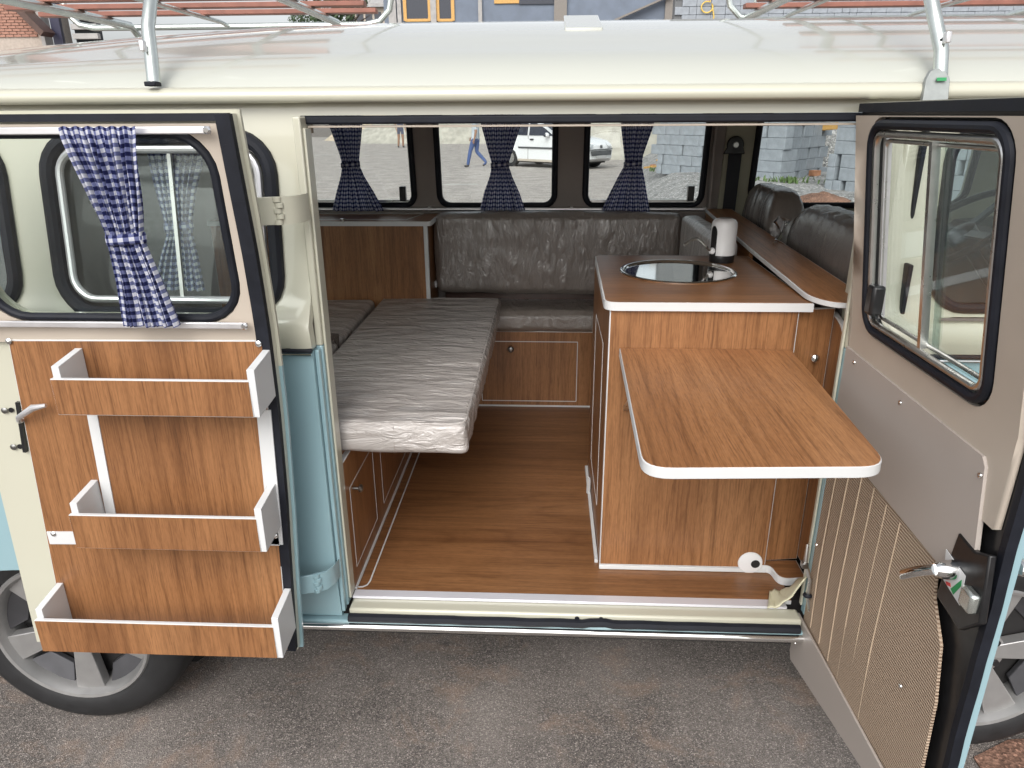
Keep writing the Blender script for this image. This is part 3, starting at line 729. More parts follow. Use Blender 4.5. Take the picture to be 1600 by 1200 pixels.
# latch edge of the same leaf: slots, striker bolts, lever
for (px, py) in ((8, 641), (22, 698)):
    c = P(px, py, 'y', YI+.0)
    MB().lathe([(.006, 0), (.007, .003), (.003, .005)], c, (0, -1, 0), 14).build('bolt', knobm, d1, smooth=True)
    MB().lathe([(.0055, 0), (.0055, .002)], c+V(.014, 0, .001), (0, -1, 0), 14).build('bolt_hole', blackm, d1)
a = P(34, 654, 'y', YI-.014); b_ = P(72, 634, 'y', YI-.04)
MB().tube([a+V(0, .016, -.004), a+V(0, -.008, -.002), a+V(.012, -.022, .012), b_*.6+a*.4+V(.004, -.012, .012), b_+V(0, 0, .001)], [.006, .006, .006, .0075, .004], 10).build('lever_handle', alu, d1, smooth=True)
MB().bar(P(28, 628, 'y', YI-.004), P(40, 706, 'y', YI-.004), .007, .008, (0, -1, 0)).build('latch_plate', blackm, d1)
# hinges between body and folded leaf
def hinge(zc, h, mat, x0, x1):
    t = bpy.data.objects.new('hinge', None); COL.objects.link(t); t.parent = van; t.location = V((x0+x1)/2, -.03, zc)-wloc(van)
    xm = (x0*.45+x1*.55)
    MB().prism([V(x0, -.072, zc-h/2), V(xm, -.056, zc-h/2), V(xm, -.056, zc+h/2), V(x0, -.072, zc+h/2)], (0, .006, 0)).build('strap', mat, t, bevel=.0015)
    curve = [V(xm, -.056, 0), V(xm+(x1-xm)*.5, -.046, 0), V(xm+(x1-xm)*.85, -.022, 0), V(x1, .012, 0)]
    for a_, b2 in zip(curve, curve[1:]):
        pass
    mb = MB(); rows = []
    for p in curve: rows.append((p+V(0, 0, zc-h/2), p+V(0, 0, zc+h/2)))
    for p0, p1 in rows: mb.v += [p0, p1, p0+V(0, .006, 0), p1+V(0, .006, 0)]
    for i in range(len(rows)-1):
        o_ = i*4; e_ = o_+4; mb.f += [(o_, e_, e_+1, o_+1), (o_+2, o_+3, e_+3, e_+2), (o_, o_+2, e_+2, e_), (o_+1, e_+1, e_+3, o_+3)]
    mb.f += [(0, 1, 3, 2), (len(mb.v)-4, len(mb.v)-2, len(mb.v)-1, len(mb.v)-3)]
    mb.build('leaf', mat, t, smooth=True, ang=60)
    for i in range(5):
        zz = zc-h/2+h*(i+.5)/5; MB().lathe([(.0075, -h*.092), (.0085, -h*.08), (.0085, h*.08), (.0075, h*.092)], (xm+(.002 if i % 2 else -.002), -.055, zz), (0, 0, 1), 12).build('knuckle', mat, t, smooth=True)
    for sz in (-.3, .3): MB().lathe([(.004, 0), (.004, .003)], (x1-.007, -.004, zc+h*sz), (0, -1, 0), 10).build('hinge_screw', knobm, t)
ph = P(440, 329, 'y', -.05); hinge(ph.z, .055, cream, P(398, 330, 'y', -.06).x, P(482, 329, 'y', .01).x)
ph = P(498, 905, 'y', -.04); hinge(ph.z, .05, blue, P(466, 905, 'y', -.06).x, P(533, 905, 'y', .01).x)

# ------------------------------------------------------------------ front leaf of the side door, standing at a right angle
d2 = bpy.data.objects.new('side_door', None); COL.objects.link(d2); d2.parent = van; d2.location = V(.69, -.05, .43)-wloc(van); d2['label'] = 'front side door leaf standing straight out, woven trim inside'
XI = .667; YN = -.562
lean2 = lambda z: .055*max(0, (z-1.2)/.43)
def emap(u, v, d): return V(XI-lean2(v)+d, u, v)
EL = [(.035, .425), (YN, .425), (YN, 1.14), (YN+.012, 1.63), (.05, 1.63), (.035, 1.14)]
EWIN = (-.474, 1.210, -.030, 1.606, .045)
panel(EL, [rrect(*EWIN)], lambda u, v, s: emap(u, v, .002+s*.012), .07, [.6, .8, 1.0, 1.2, 1.25, 1.4, 1.55]).build('door_frame', blackm, d2, smooth=True, ang=40)
ut = [(.034, 1.13), (-.505, 1.13), (-.512, 1.05), (-.548, 1.05), (-.552, 1.2), (-.552, 1.618), (.045, 1.618)]
panel(ut, [shrink(*EWIN, -.01)], lambda u, v, s: emap(u, v, -.012+s*.013), .05, [1.15, 1.2, 1.3, 1.4, 1.5]).build('upper_trim', beige, d2, smooth=True, ang=40, bevel=.004)
sm = [(.034, 1.148), (-.495, 1.143), (-.506, 1.13), (-.532, .985), (-.50, .965), (-.46, .93), (-.44, .925), (.034, .94)]
panel(sm, [], lambda u, v, s: emap(u, v, -.017+s*.008), .1).build('smooth_panel', taupe_panel, d2, bevel=.002)
wv = [(.034, .955), (-.44, .925), (-.455, .86), (-.50, .80), (-.522, .70), (-.536, .43), (.034, .43)]
panel(wv, [], lambda u, v, s: emap(u, v, -.013+s*.004-.008*math.exp(-((v-.62)/.25)**2-((u+.25)/.2)**2)*(1-s)), .05).build('woven_panel', woven_m, d2, smooth=True)
for k in range(6):
    y0 = .0-.058*k; MB().tube([emap(y0-.02, .938-.004*k, -.0145), emap(y0-.02, .70, -.0195), emap(y0-.02, .62, -.0205), emap(y0-.02, .45, -.0165)], .0016, 6).build('stitch_line', simple('stitch', (.5, .39, .28), .8) if k == 0 else MATS['stitch'], d2)
MB().prism([emap(.052, .437, -.024), emap(.064, .31, -.024), emap(.05, .29, -.024), emap(-.50, .415, -.024), emap(-.50, .462, -.024)], (.006, 0, 0)).build('bottom_flap', taupe_panel, d2, bevel=.002)
for (u, v) in ((-.02, 1.13), (-.235, 1.125), (YN+.06, 1.115), (.0, .67), (-.44, .66), (.03, .36)):
    MB().lathe([(.0045, 0), (.004, .002), (.001, .003)], emap(u, v, -.018 if v > .95 else -.026), (-1, 0, 0), 12).build('trim_screw', chrome, d2, smooth=True)
for nm, pts in (('outer_skin', [(.035, .415), (YN-.008, .415), (YN-.008, 1.14), (.035, 1.14)]),):
    panel(pts, [], lambda u, v, s: emap(u, v, .0145+s*.011), .1).build(nm, blue, d2)
panel([(.035, 1.1405), (YN-.008, 1.1405), (YN, 1.642), (.05, 1.642)], [shrink(*EWIN, .004)], lambda u, v, s: emap(u, v, .0145+s*.011), .05, [1.2, 1.25, 1.4, 1.55]).build('outer_skin', cream, d2, smooth=True)
mb = MB(); kk = 24
for i in range(kk):
    f_ = lambda t: emap(interp([(.43, YN-.004), (1.14, YN-.004), (1.63, YN+.008)], .43+1.2*t), .43+1.2*t, .006+.003*noise.noise(V(t*11, 2, 0)))
    mb.bar(f_(i/kk), f_((i+1)/kk), .016, .014, (0, -1, 0))
mb.build('edge_seal', rubber, d2, smooth=True, ang=60)
line_strip('edge_seal', [emap(YN+.008, 1.632, .004), emap(.045, 1.632, .004)], (0, 0, 1), .022, .016, d2, rubber)
def wtube(name, d, r, mat, off): return MB().tube(path_on(shrink(*EWIN, d), lambda u, v: emap(u, v, off)), r, 10, closed=True).build(name, mat, d2, smooth=True)
ws = wtube('window_seal', .003, .0085, rubber, -.012); wtube('window_frame', .019, .0065, steel, -.010)
wtube('window_frame', .031, .004, steel, .004)
MB().bar(emap(-.255, 1.236, -.004), emap(-.255, 1.58, -.004), .010, .014, (1, 0, 0)).build('sliding_divider', steel, d2)
MB().bar(emap(-.275, 1.238, .008), emap(-.275, 1.58, .008), .005, .010, (1, 0, 0)).build('sliding_edge', glass_t, d2)
MB().bar(emap(-.060, 1.238, .006), emap(-.060, 1.58, .006), .009, .012, (1, 0, 0)).build('fixed_channel', alu, d2)
panel(rrect(-.452, 1.232, -.245, 1.585, .03), [], lambda u, v, s: emap(u, v, .004+s*.004), .3).build('pane', glass, d2)
panel(rrect(-.275, 1.232, -.052, 1.585, .03), [], lambda u, v, s: emap(u, v, .014+s*.004), .3).build('pane', glass, d2)
MB().box(XI-.030, XI-.004, -.078, -.046, 1.245, 1.305).build('window_catch', plastic_b, d2, bevel=.006)
# lock plate, sticker, inside lever
lp = [P(1497, 832, 'x', XI-.02), P(1522, 862, 'x', XI-.02), P(1546, 868, 'x', XI-.02), P(1530, 975, 'x', XI-.02), P(1497, 985, 'x', XI-.02), P(1462, 930, 'x', XI-.02), P(1470, 905, 'x', XI-.02)]
MB().prism(lp, (.012, 0, 0)).build('lock_plate', blackm, d2, bevel=.003)
st = [P(1478, 858, 'x', XI-.0215), P(1508, 900, 'x', XI-.0215), P(1499, 946, 'x', XI-.0215), P(1474, 906, 'x', XI-.0215)]
MB().prism(st, (.001, 0, 0)).build('sticker', white, d2)
MB().prism([P(1485, 920, 'x', XI-.0225), P(1502, 906, 'x', XI-.0225), P(1501, 916, 'x', XI-.0225), P(1489, 929, 'x', XI-.0225)], (.0008, 0, 0)).build('sticker_stripe', greenm, d2)
MB().prism([P(1477, 908, 'x', XI-.0225), P(1484, 911, 'x', XI-.0225), P(1485, 917, 'x', XI-.0225), P(1479, 914, 'x', XI-.0225)], (.0008, 0, 0)).build('sticker_mark', redm, d2)
hc = P(1466, 890, 'x', XI-.045)
MB().lathe([(.016, .03), (.0165, .02), (.013, 0), (.010, -.006)], hc, (1, 0, 0), 24).build('lever_boss', chrome, d2, smooth=True)
hp = P(1410, 903, 'x', XI-.058)
MB().tube([hc+V(-.004, 0, 0), hc*.7+hp*.3+V(-.012, 0, .002), hc*.35+hp*.65+V(-.014, 0, .002), hp], [.009, .0095, .010, .006], 12).build('lever_handle', chrome, d2, smooth=True)
cb = P(1518, 935, 'x', XI-.022); MB().box(cb.x-.012, cb.x+.004, cb.y-.018, cb.y+.014, cb.z-.018, cb.z+.016).build('latch_block', galv, d2, bevel=.005)
MB().sphere(emap(YN+.03, P(1580, 885, 'y', YN+.02).z, .045), (.012, .03, .014)).build('outer_handle', chrome, d2, smooth=True)
# check strap and cable at the front hinge
hx = [P(1262, 850, 'y', .03), P(1258, 880, 'y', .02), P(1266, 905, 'y', .015), P(1262, 930, 'y', .012), P(1265, 955, 'y', .01)]
MB().tube(hx, [.004, .006, .005, .006, .004], 8).build('door_check', steel, van, smooth=True)
MB().box(hx[1].x-.008, hx[1].x+.006, .012, .03, hx[1].z-.012, hx[1].z+.004).build('check_bracket', knobm, van, bevel=.002)
MB().lathe([(.010, -.004), (.012, 0), (.010, .004)], hx[3], (0, .2, 1), 14).build('check_ring', rubber, van, smooth=True)

# ------------------------------------------------------------------ cab interior
yb = yl(1.4)
MB().box(.655, .665, yb-.05, yb-.004, 1.23, 1.655).build('far_pillar_edge', wallv, van, bevel=.003)
b0 = P(1148, 226, 'y', yb-.03)
bt = thing('seat_belt', (b0.x, yb-.03, 1.0), 'black seat belt hanging from far cab pillar', 'seat belt')
MB().lathe([(.006, 0), (.032, .002), (.034, .01), (.03, .016), (.006, .018)], b0, (0, -1, 0), 20).build('anchor', plastic_b, bt, smooth=True)
MB().lathe([(.012, .0), (.010, .006)], b0+V(0, -.018, 0), (0, -1, 0), 12).build('anchor_bolt', steel, bt, smooth=True)
MB().prism([b0+V(-.045, -.004, -.035), b0+V(.04, -.004, -.035), b0+V(.03, -.004, -.005), b0+V(-.03, -.004, -.005)], (0, -.012, 0)).build('guide', plastic_b, bt, bevel=.003)
MB().prism([b0+V(-.022, -.006, -.03), b0+V(.03, -.006, -.03), b0+V(.02, -.008, -.42), b0+V(-.03, -.008, -.42)], (0, -.003, 0)).build('webbing', simple('belt_webbing', (.012, .013, .018), .7, var=.2), bt)
MB().box(.712, .735, .25, 1.6, .455, 1.19).build('cab_partition', darkv, van, bevel=.004)
MB().prism([V(1.62, 0, .9), V(1.60, 0, 1.16), V(1.66, 0, 1.215), V(1.95, 0, 1.235), V(2.06, 0, 1.2), V(2.06, 0, .9)], (0, 1.5, 0)).build('dashboard', simple('dash_black', (.025, .024, .025), .45, var=.2), van, bevel=.012).location.y += .1
MB().box(.72, XF-.1, .12, W-.12, .455, .47).build('cab_floor', rubber, van)
sw = bpy.data.objects.new('steering_wheel', None); COL.objects.link(sw); sw.parent = van; sw.location = V(1.5, 1.2, 1.2)-wloc(van)
swc = V(1.46, 1.18, 1.235); ax = V(-.62, 0, .78).normalized(); e1 = V(0, 1, 0); e2 = ax.cross(e1)
MB().tube([swc+(e1*math.cos(t)+e2*math.sin(t))*.205 for t in [2*math.pi*i/48 for i in range(48)]], .0125, 10, closed=True).build('wheel_rim', plastic_b, sw, smooth=True)
for t in (0, math.pi, -math.pi/2): MB().bar(swc-ax*.02, swc+(e1*math.cos(t)+e2*math.sin(t))*.2, .03, .012, ax).build('wheel_spoke', plastic_b, sw)
MB().lathe([(.05, -.06), (.05, -.01), (.03, .0), (.001, .002)], swc, ax, 24).build('horn_pad', plastic_b, sw, smooth=True)
MB().tube([swc-ax*.04, swc-ax*.3], .022, 12).build('column', plastic_b, sw, smooth=True)
MB().prism([V(1.70, .50, 1.228), V(1.83, .50, 1.236), V(1.83, .66, 1.236), V(1.70, .66, 1.228)], (0, 0, .002)).build('dash_card', white, van)
MB().tube([(1.765+.03*math.cos(t), .58+.05*math.sin(t), 1.2365) for t in [2*math.pi*i/24 for i in range(24)]], .003, 6, closed=True).build('dash_card_ring', plastic_b, van)
MB().sphere(P(1350, 325, 'y', 1.5)+V(0, 0, 0), (.035, .02, .035)).build('far_window_winder', plastic_b, van, smooth=True)
MB().tube([P(1350, 325, 'y', 1.5), P(1356, 316, 'y', 1.5), P(1362, 300, 'y', 1.5)], [.018, .014, .01], 10).build('far_door_pull', plastic_b, van, smooth=True)
# ================================================================== FURNITURE IN THE VAN
# kitchen unit with sink and drop-down table
kc = thing('kitchen_cabinet', (.4, .5, .4525), 'wood laminate kitchen cabinet with round sink and fold-out table', 'cabinet')
FY = .2
zc0, zc1 = .4545, 1.184
KX0, KX1 = .152, .599
lam('front_panel', [V(KX0, FY, zc0+.012), V(KX1, FY, zc0+.012), V(KX1, FY, zc1), V(KX0, FY, zc1)], (0, -1, 0), .016, kc, wood_z, .0025)
lam('side_panel', [V(KX0+.001, FY+.0165, zc0), V(KX0+.001, .80, zc0), V(KX0+.001, .80, zc1), V(KX0+.001, FY+.0165, zc1)], (-1, 0, 0), .016, kc, wood_z, .002)
line_strip('side_door_outline', [V(KX0-.0005, .36, .56), V(KX0-.0005, .66, .56), V(KX0-.0005, .66, 1.05), V(KX0-.0005, .36, 1.05)], (-1, 0, 0), .003, .0014, kc, closed=True)
MB().box(KX0-.0005, KX1+.002, FY-.006, FY+.006, zc0, zc0+.0125).build('plinth_trim', white, kc, bevel=.0015)
MB().prism([V(KX0-.011, .225, zc0), V(KX0-.002, .225, zc0), V(KX0-.002, .80, zc0+.0), V(KX0-.011, .80, zc0)], (0, 0, .010)).build('side_plinth', white, kc)
MB().prism([V(KX0-.014, .62, zc0), V(KX0-.004, .60, zc0), V(KX0-.004, .60, zc0+.06), V(KX0-.014, .62, zc0+.06)], (0, .012, 0)).build('door_stop', white, kc)
# narrow unit to the right, set back, with its own door and knob
lam('narrow_door', [V(KX1+.002, FY+.018, zc0+.0235), V(.693, FY+.030, zc0+.0235), V(.693, FY+.030, zc1), V(KX1+.002, FY+.018, zc1)], (0, -1, 0), .014, kc, wood_z, .002)
lam('end_panel', rpoly([V(.695, FY+.05, zc0+.03), V(.695, .165, zc0+.03), V(.695, .150, 1.06), V(.695, .165, 1.15), V(.695, FY+.05, 1.17)], [0, .02, .06, .05, 0]), (-1, 0, 0), .012, kc, wood_z, .004)
k0 = P(1273, 559, 'y', FY+.012)
MB().lathe([(.004, .0), (.004, .010), (.009, .014), (.010, .019), (.006, .023), (.001, .024)], k0+V(0, .012, 0), (0, -1, 0), 18).build('knob', chrome, kc, smooth=True)
stp = rpoly([V(KX1-.02, FY-.004, zc0), V(KX1+.012, FY-.004, zc0), V(KX1+.02, .135, zc0), V(.69, .145, zc0), V(.69, FY+.025, zc0), V(KX1-.02, FY+.02, zc0)], [0, .02, .03, 0, 0, 0])
ss = MB().prism(stp, (0, 0, .022)).build('corner_step', white, kc, bevel=.001)
MB().prism([p+V(0, 0, .022) for p in offset3(stp, .003, V(0, 0, 1))], (0, 0, .0012)).build('veneer', wood_x, ss)
gc = P(1172, 879, 'y', FY-.002)
gr = MB().lathe([(.0005, .004), (.028, .0045), (.032, .003), (.033, 0)], gc, (0, -1, 0), 32).build('cable_grommet', plastic_w, kc, smooth=True)
MB().lathe([(.0005, .001), (.012, .001), (.012, 0)], gc+V(.013, -.0048, -.001), (0, -1, 0), 20).build('grommet_hole', dark, gr)
# counter with hole for the sink
SK = V(.367, .545, 1.2055); SR = .147
ctr = rpoly([V(.137, FY-.012, 0), V(.626, FY-.012, 0), V(.626, .80, 0), V(.150, .80, 0)], [.035, 0, 0, .03])
c2d = [(p.x, p.y) for p in ctr]; cin = [(p.x, p.y) for p in offset3(ctr, .0035, V(0, 0, 1))]
hol = [(SK.x+SR*math.cos(2*math.pi*i/48), SK.y+SR*math.sin(2*math.pi*i/48)) for i in range(48)]
co = panel(c2d, [hol], lambda u, v, s: V(u, v, 1.184+.0205*s), .15).build('counter', white, kc)
panel(cin, [hol], lambda u, v, s: V(u, v, 1.2045+.0012*s), .15).build('veneer', wood_x, co)
MB().lathe([(.161, .0), (.162, .003), (.158, .0055), (.152, .005), (.146, .001), (.140, -.02), (.132, -.07), (.11, -.105), (.06, -.118), (.025, -.120), (.0005, -.1205)], SK, (0, 0, 1), 72).build('sink_bowl', simple('mirror_steel', (.80, .80, .79), .05, metal=1, var=.02), kc, smooth=True, ang=50)
MB().lathe([(.026, 0), (.024, .003), (.012, .002), (.001, .001)], SK+V(0, 0, -.119), (0, 0, 1), 24).build('sink_drain', steel, kc, smooth=True)
# raised ledge along the cab partition
ld = rpoly([V(.648, .137, 1.2060), V(.745, .132, 1.2060), V(.752, 1.57, 1.2440), V(.645, 1.57, 1.2440), V(.622, .80, 1.2235), V(.613, .200, 1.2075)], [.035, 0, 0, 0, 0, .05])
lam('ledge', [p+V(0, 0, .0125) for p in ld], (0, 0, 1), .0120, kc, wood_y, .004)
MB().prism([V(.634, .81, 1.05), V(.646, 1.56, 1.05), V(.646, 1.56, 1.243), V(.634, .81, 1.222)], (.012, 0, 0)).build('ledge_riser', wood_y, kc)
# fold-out table
ft = rpoly([V(.178, FY-.004, 1.088), V(.591, FY-.004, 1.088), V(.556, -.425, 1.088), V(.158, -.445, 1.088)], [0, 0, .05, .05])
tb = lam('folding_table', ft, (0, 0, 1), .02, kc, wood_y, .002)
tb['label'] = 'fold-out table leaf with white rounded edge'
for x in (.22, .54): MB().box(x-.03, x+.03, FY-.016, FY-.0005, 1.060, 1.0675).build('table_hinge', steel, tb, bevel=.001)
MB().bar(V(.2, FY-.006, .93), V(.2, FY-.22, 1.066), .012, .008).build('table_strut', steel, tb); MB().bar(V(.545, FY-.006, .93), V(.545, FY-.22, 1.066), .012, .008).build('table_strut', steel, tb)

# tap pump on the counter
pb = V(.523, .70, 1.2057)
pu = thing('water_dispenser', pb, 'white and black electric water pump standing beside the sink', 'water pump')
MB().lathe([(.0005, 0), (.036, 0), (.037, .002), (.037, .022)], pb, (0, 0, 1), 36).build('base', plastic_b, pu, smooth=True)
MB().lathe([(.037, .0225), (.0375, .025), (.0375, .105), (.036, .116), (.031, .124), (.022, .1275), (.0005, .1285)], pb, (0, 0, 1), 40).build('body', plastic_w, pu, smooth=True, ang=60)
MB().lathe([(.0005, .0), (.018, .0), (.017, .0012), (.0005, .0012)], pb+V(0, 0, .1284), (0, 0, 1), 24).build('top_button', simple('grey_button', (.3, .28, .28), .4), pu, smooth=True)
# dark front strip facing the sink
mb = MB(); fd = V(-.86, -.5, 0).normalized(); sd = V(-fd.y, fd.x, 0)
rows = []
for i in range(13):
    zz = .0225+(.108-.0225)*i/12; wd = .012*(math.sqrt(max(0, 1-max(0, (i-9)/3.2)**2)))
    for k in range(5):
        a = (k-2)/2*wd/.0375; rows.append(pb+(fd*math.cos(a)+sd*math.sin(a))*.0385+V(0, 0, zz))
mb.v = rows; mb.f = [(i*5+k, i*5+k+1, (i+1)*5+k+1, (i+1)*5+k) for i in range(12) for k in range(4)]
mb.build('control_strip', plastic_b, pu, smooth=True, fix=False)
sp0 = pb+fd*.036+V(0, 0, .035)
MB().tube([sp0, sp0+fd*.018+V(0, 0, .006), sp0+fd*.05+V(0, 0, .034), sp0+fd*.066+V(0, 0, .042), sp0+fd*.085+V(0, 0, .041), sp0+fd*.112+V(0, 0, .026)], .0045, 12).build('spout', steel, pu, smooth=True)
MB().lathe([(.010, 0), (.010, .006), (.006, .012)], sp0, fd, 16).build('spout_collar', plastic_w, pu, smooth=True)

# low bench unit on the left, under the bed
bb = thing('bench_box', (-.85, .7, .4525), 'low wood bench box under the plastic-wrapped bed', 'bench box')
BX = -.497
lam('front_panel', [V(BX, .075, .4545), V(BX, 1.36, .4545), V(BX, 1.36, .822), V(BX, .075, .822)], (1, 0, 0), .016, bb, wood_z, .002)
MB().box(-1.25, BX-.017, .09, 1.36, .80, .816).build('bench_top', white, bb)
MB().box(-1.25, BX-.017, .12, .135, .4545, .80).build('end_panel', wood_z, bb)
for y0, y1 in ((.115, .36), (.45, .95)):
    line_strip('door_outline', [V(BX+.0012, y0, .50), V(BX+.0012, y1, .50), V(BX+.0012, y1, .735), V(BX+.0012, y0, .735)], (1, 0, 0), .0025, .0016, bb, closed=True)
line_strip('skirting', [V(BX+.004, .08, .4565), V(BX+.004, 1.36, .4565)], (0, 0, 1), .006, .004, bb)
kp = P(558, 763, 'x', BX+.012)
MB().lathe([(.004, -.012), (.004, .003), (.010, .006), (.011, .011), (.007, .015), (.001, .016)], kp, (1, 0, 0), 18).build('knob', knobm, bb, smooth=True)

# bed made of two wrapped mattresses
m1 = thing('mattress', (-.43, .75, .82), 'taupe mattress in crinkled plastic nearest the floor opening', 'mattress', 'bed mattresses')
b1 = cushion('cover', -.672, -.190, .105, 1.40, .838, .921, wrap_light, m1, r=.016, puff=.004, amp=.0042, freq=(6, 34, 9), seed=3, fine=.0085, cap=160)
piping('piping', -.666, -.196, .112, 1.394, .917, .03, wrap_light, m1, .0035)
MB().tube([(-.37, .1005, .842), (-.37, .0995, .915)], .0006, 6).build('side_seam', simple('seam_thread', (.25, .21, .18), .8), m1)
MB().box(-.66, -.51, .13, 1.37, .817, .840).build('base_board', wood_x, m1)
m2 = thing('mattress', (-.95, .75, .82), 'taupe mattress in crinkled plastic half hidden behind the door pillar', 'mattress', 'bed mattresses')
cushion('cover', -1.22, -.700, .11, 1.36, .838, .921, wrap_light, m2, r=.02, puff=.006, amp=.005, freq=(9, 14, 9), seed=11)
MB().box(-1.21, -.71, .13, 1.34, .817, .840).build('base_board', wood_x, m2)
s0 = P(517, 533, 'z', .925)
st_ = thing('pull_strap', (s0.x, s0.y, .922), 'short dark strap loop between the two mattresses', 'strap')
MB().tube([s0+V(-.006, -.03, -.06), s0+V(-.004, -.02, .0), s0+V(0, 0, .016), s0+V(.012, .02, .012), s0+V(.016, .02, -.03)], [.006, .012, .014, .012, .005], 8).build('loop', simple('strap_brown', (.09, .07, .06), .6), st_, smooth=True)

# rear-left wardrobe
wd = thing('wardrobe_cabinet', (-.9, 1.47, .4525), 'low wood wardrobe with white-edged top behind the bed', 'cabinet')
WY = 1.375
lam('front_panel', [V(-1.35, WY, .823), V(-.488, WY, .823), V(-.488, WY, 1.216), V(-1.35, WY, 1.216)], (0, -1, 0), .016, wd, wood_z, .002)
MB().box(-.488, -.474, WY-.002, WY+.014, .823, 1.216).build('corner_edge', white, wd, bevel=.001)
MB().box(-.489, -.476, WY+.015, 1.60, .4545, 1.215).build('side_panel', wood_z, wd)
tp = rpoly([V(-1.35, WY-.02, 1.234), V(-.455, WY-.02, 1.234), V(-.455, 1.595, 1.234), V(-1.35, 1.595, 1.234)], [0, .02, 0, 0])
lam('top', tp, (0, 0, 1), .018, wd, wood_x, .006)
line_strip('hatch_outline', [V(-1.2, WY+.02, 1.236), V(-.56, WY+.02, 1.236), V(-.52, 1.575, 1.236), V(-1.2, 1.575, 1.236)], (0, 0, 1), .003, .0012, wd, closed=True)
kq = P(536, 347, 'z', 1.24)
MB().lathe([(.004, 0), (.004, .010), (.010, .013), (.011, .017), (.001, .019)], V(kq.x, kq.y, 1.236), (0, 0, 1), 18).build('knob', steel, wd, smooth=True)

# rear bench across the far wall
rb = thing('bench_box', (.2, 1.49, .4525), 'wood bench box below the far window seat with outlined hatch', 'bench box')
RY = 1.372
lam('front_panel', [V(-.47, RY, .4545), V(.60, RY, .4545), V(.60, RY, .786), V(-.47, RY, .786)], (0, -1, 0), .016, rb, wood_z, .002)
h0, h1 = P(752, 533, 'y', RY), P(900, 627, 'y', RY)
line_strip('hatch_outline', [V(-.27, RY-.0012, h0.z), V(h1.x, RY-.0012, h0.z), V(h1.x, RY-.0012, h1.z), V(-.27, RY-.0012, h1.z)], (0, -1, 0), .003, .0016, rb, closed=True)
kn = P(798, 545, 'y', RY-.01)
MB().lathe([(.005, -.010), (.005, .0), (.012, .004), (.013, .009), (.009, .014), (.001, .016)], kn, (0, -1, 0), 20).build('knob', knobm, rb, smooth=True)
MB().box(-.46, .6, RY-.005, RY, .4545, .461).build('skirting', white, rb)
MB().box(-.47, .60, RY+.017, 1.60, .77, .785).build('seat_board', wood_x, rb)
sc1 = cushion('seat_cushion', -.45, .56, 1.355, 1.59, .787, .874, wrap_mat('wrapped_bench_vinyl', (.24, .21, .185), sc_=2.0, ax=1, strength=.6, base_b=.4), None, r=.026, puff=.006, amp=.003, seed=5)
tag(sc1, 'grey-brown plastic-wrapped seat cushion on the far bench', 'cushion')
bk = cushion('backrest_cushion', -.462, .540, 1.478, 1.562, .921, 1.247, wrap_dark, None, r=.026, puff=.008, amp=.003, seed=8)
tag(bk, 'long dark brown wrapped backrest below the far windows', 'cushion')
bkb = thing('backrest_board', (.05, 1.575, .875), 'dark board holding the long backrest against the far wall', 'board')
MB().box(-.44, .53, 1.566, 1.592, .876, 1.22).build('board', brownd, bkb)
MB().box(-.474, -.466, 1.50, 1.56, .94, .965).build('clip', white, bkb)
sdc = cushion('side_cushion', .530, .606, .83, 1.462, .876, 1.246, wrap_mat('wrapped_window_lit_vinyl', (.62, .60, .58), sc_=2.0, ax=2, strength=.6, base_b=.3), None, r=.022, puff=.006, amp=.003, seed=14)  # vinyl colour lightened to stand in for window light on the plastic
tag(sdc, 'pale wrapped side cushion standing between backrest and counter', 'cushion')

# front seats in clear bags
def seat(name, y0, y1, ztop, label, seed, x0=.765):
    t = thing(name, (x0+.1, (y0+y1)/2, .47), label, 'seat', 'wrapped front seats')
    mb = MB(); nu, nv = 26, 20
    def sec(v):  # closed cross-section in x,z at v across the width
        pts = []; e = 1-abs(2*v-1)**8*.10; z1 = .62+(ztop-.62)*e
        for i in range(nu):
            a = 2*math.pi*i/nu; cx, sx = math.cos(a), math.sin(a)
            px = math.copysign(abs(cx)**.6, cx)*.072; pz = math.copysign(abs(sx)**.35, sx)
            zz = .62+(z1-.62)*(pz+1)/2; pts.append(V(x0+.075+px-.06*(zz-.62)*0+.02*math.sin(v*9+seed)*.2, y0+(y1-y0)*v, zz+.0025*math.sin(v*52+seed)*(1 if sx > .5 else 0)))
        return pts
    for j in range(nv+1):
        v = j/nv; s_ = sec(v); k = 1 if 0 < j < nv else .8
        c = sum(s_, V(0, 0, 0))/nu; mb.v += [c+(p-c)*k for p in s_]
    for j in range(nv):
        for i in range(nu): mb.f.append((j*nu+i, j*nu+(i+1) % nu, (j+1)*nu+(i+1) % nu, (j+1)*nu+i))
    mb.f += [tuple(range(nu)), tuple(nv*nu+i for i in range(nu))]
    mb.build('backrest', wrap_seat, t, smooth=True, ang=70)
    MB().box(x0+.07, x0+.62, y0+.01, y1-.01, .68, .80).build('seat_pad', brownd, t, bevel=.03, seg=4)
    MB().box(x0+.12, x0+.55, y0+.04, y1-.04, .47, .68).build('seat_base', dark, t)
    # gathered film hanging off the bag
    return t
s1_ = seat('front_seat', .20, .93, 1.362, 'nearer brown front seat back in a torn clear bag', 1)
s2_ = seat('front_seat', 1.10, 1.50, 1.372, 'farther brown front seat back in a clear bag beside the belt', 4, .765)
fp = P(1222, 375, 'x', .755); mb = MB()
for i in range(9):
    for j in range(5):
        a = i/8; b = j/4; mb.v.append(fp+V(-.02*math.sin(b*7+a*3)-.05*(1-abs(2*b-1))*a, .05-.13*a, .075-.10*b+.03*a*math.sin(b*9)))
mb.f = [(i*5+j, i*5+j+1, (i+1)*5+j+1, (i+1)*5+j) for i in range(8) for j in range(4)]
mb.build('bag_film', wrapclear, s1_, smooth=True, fix=False)

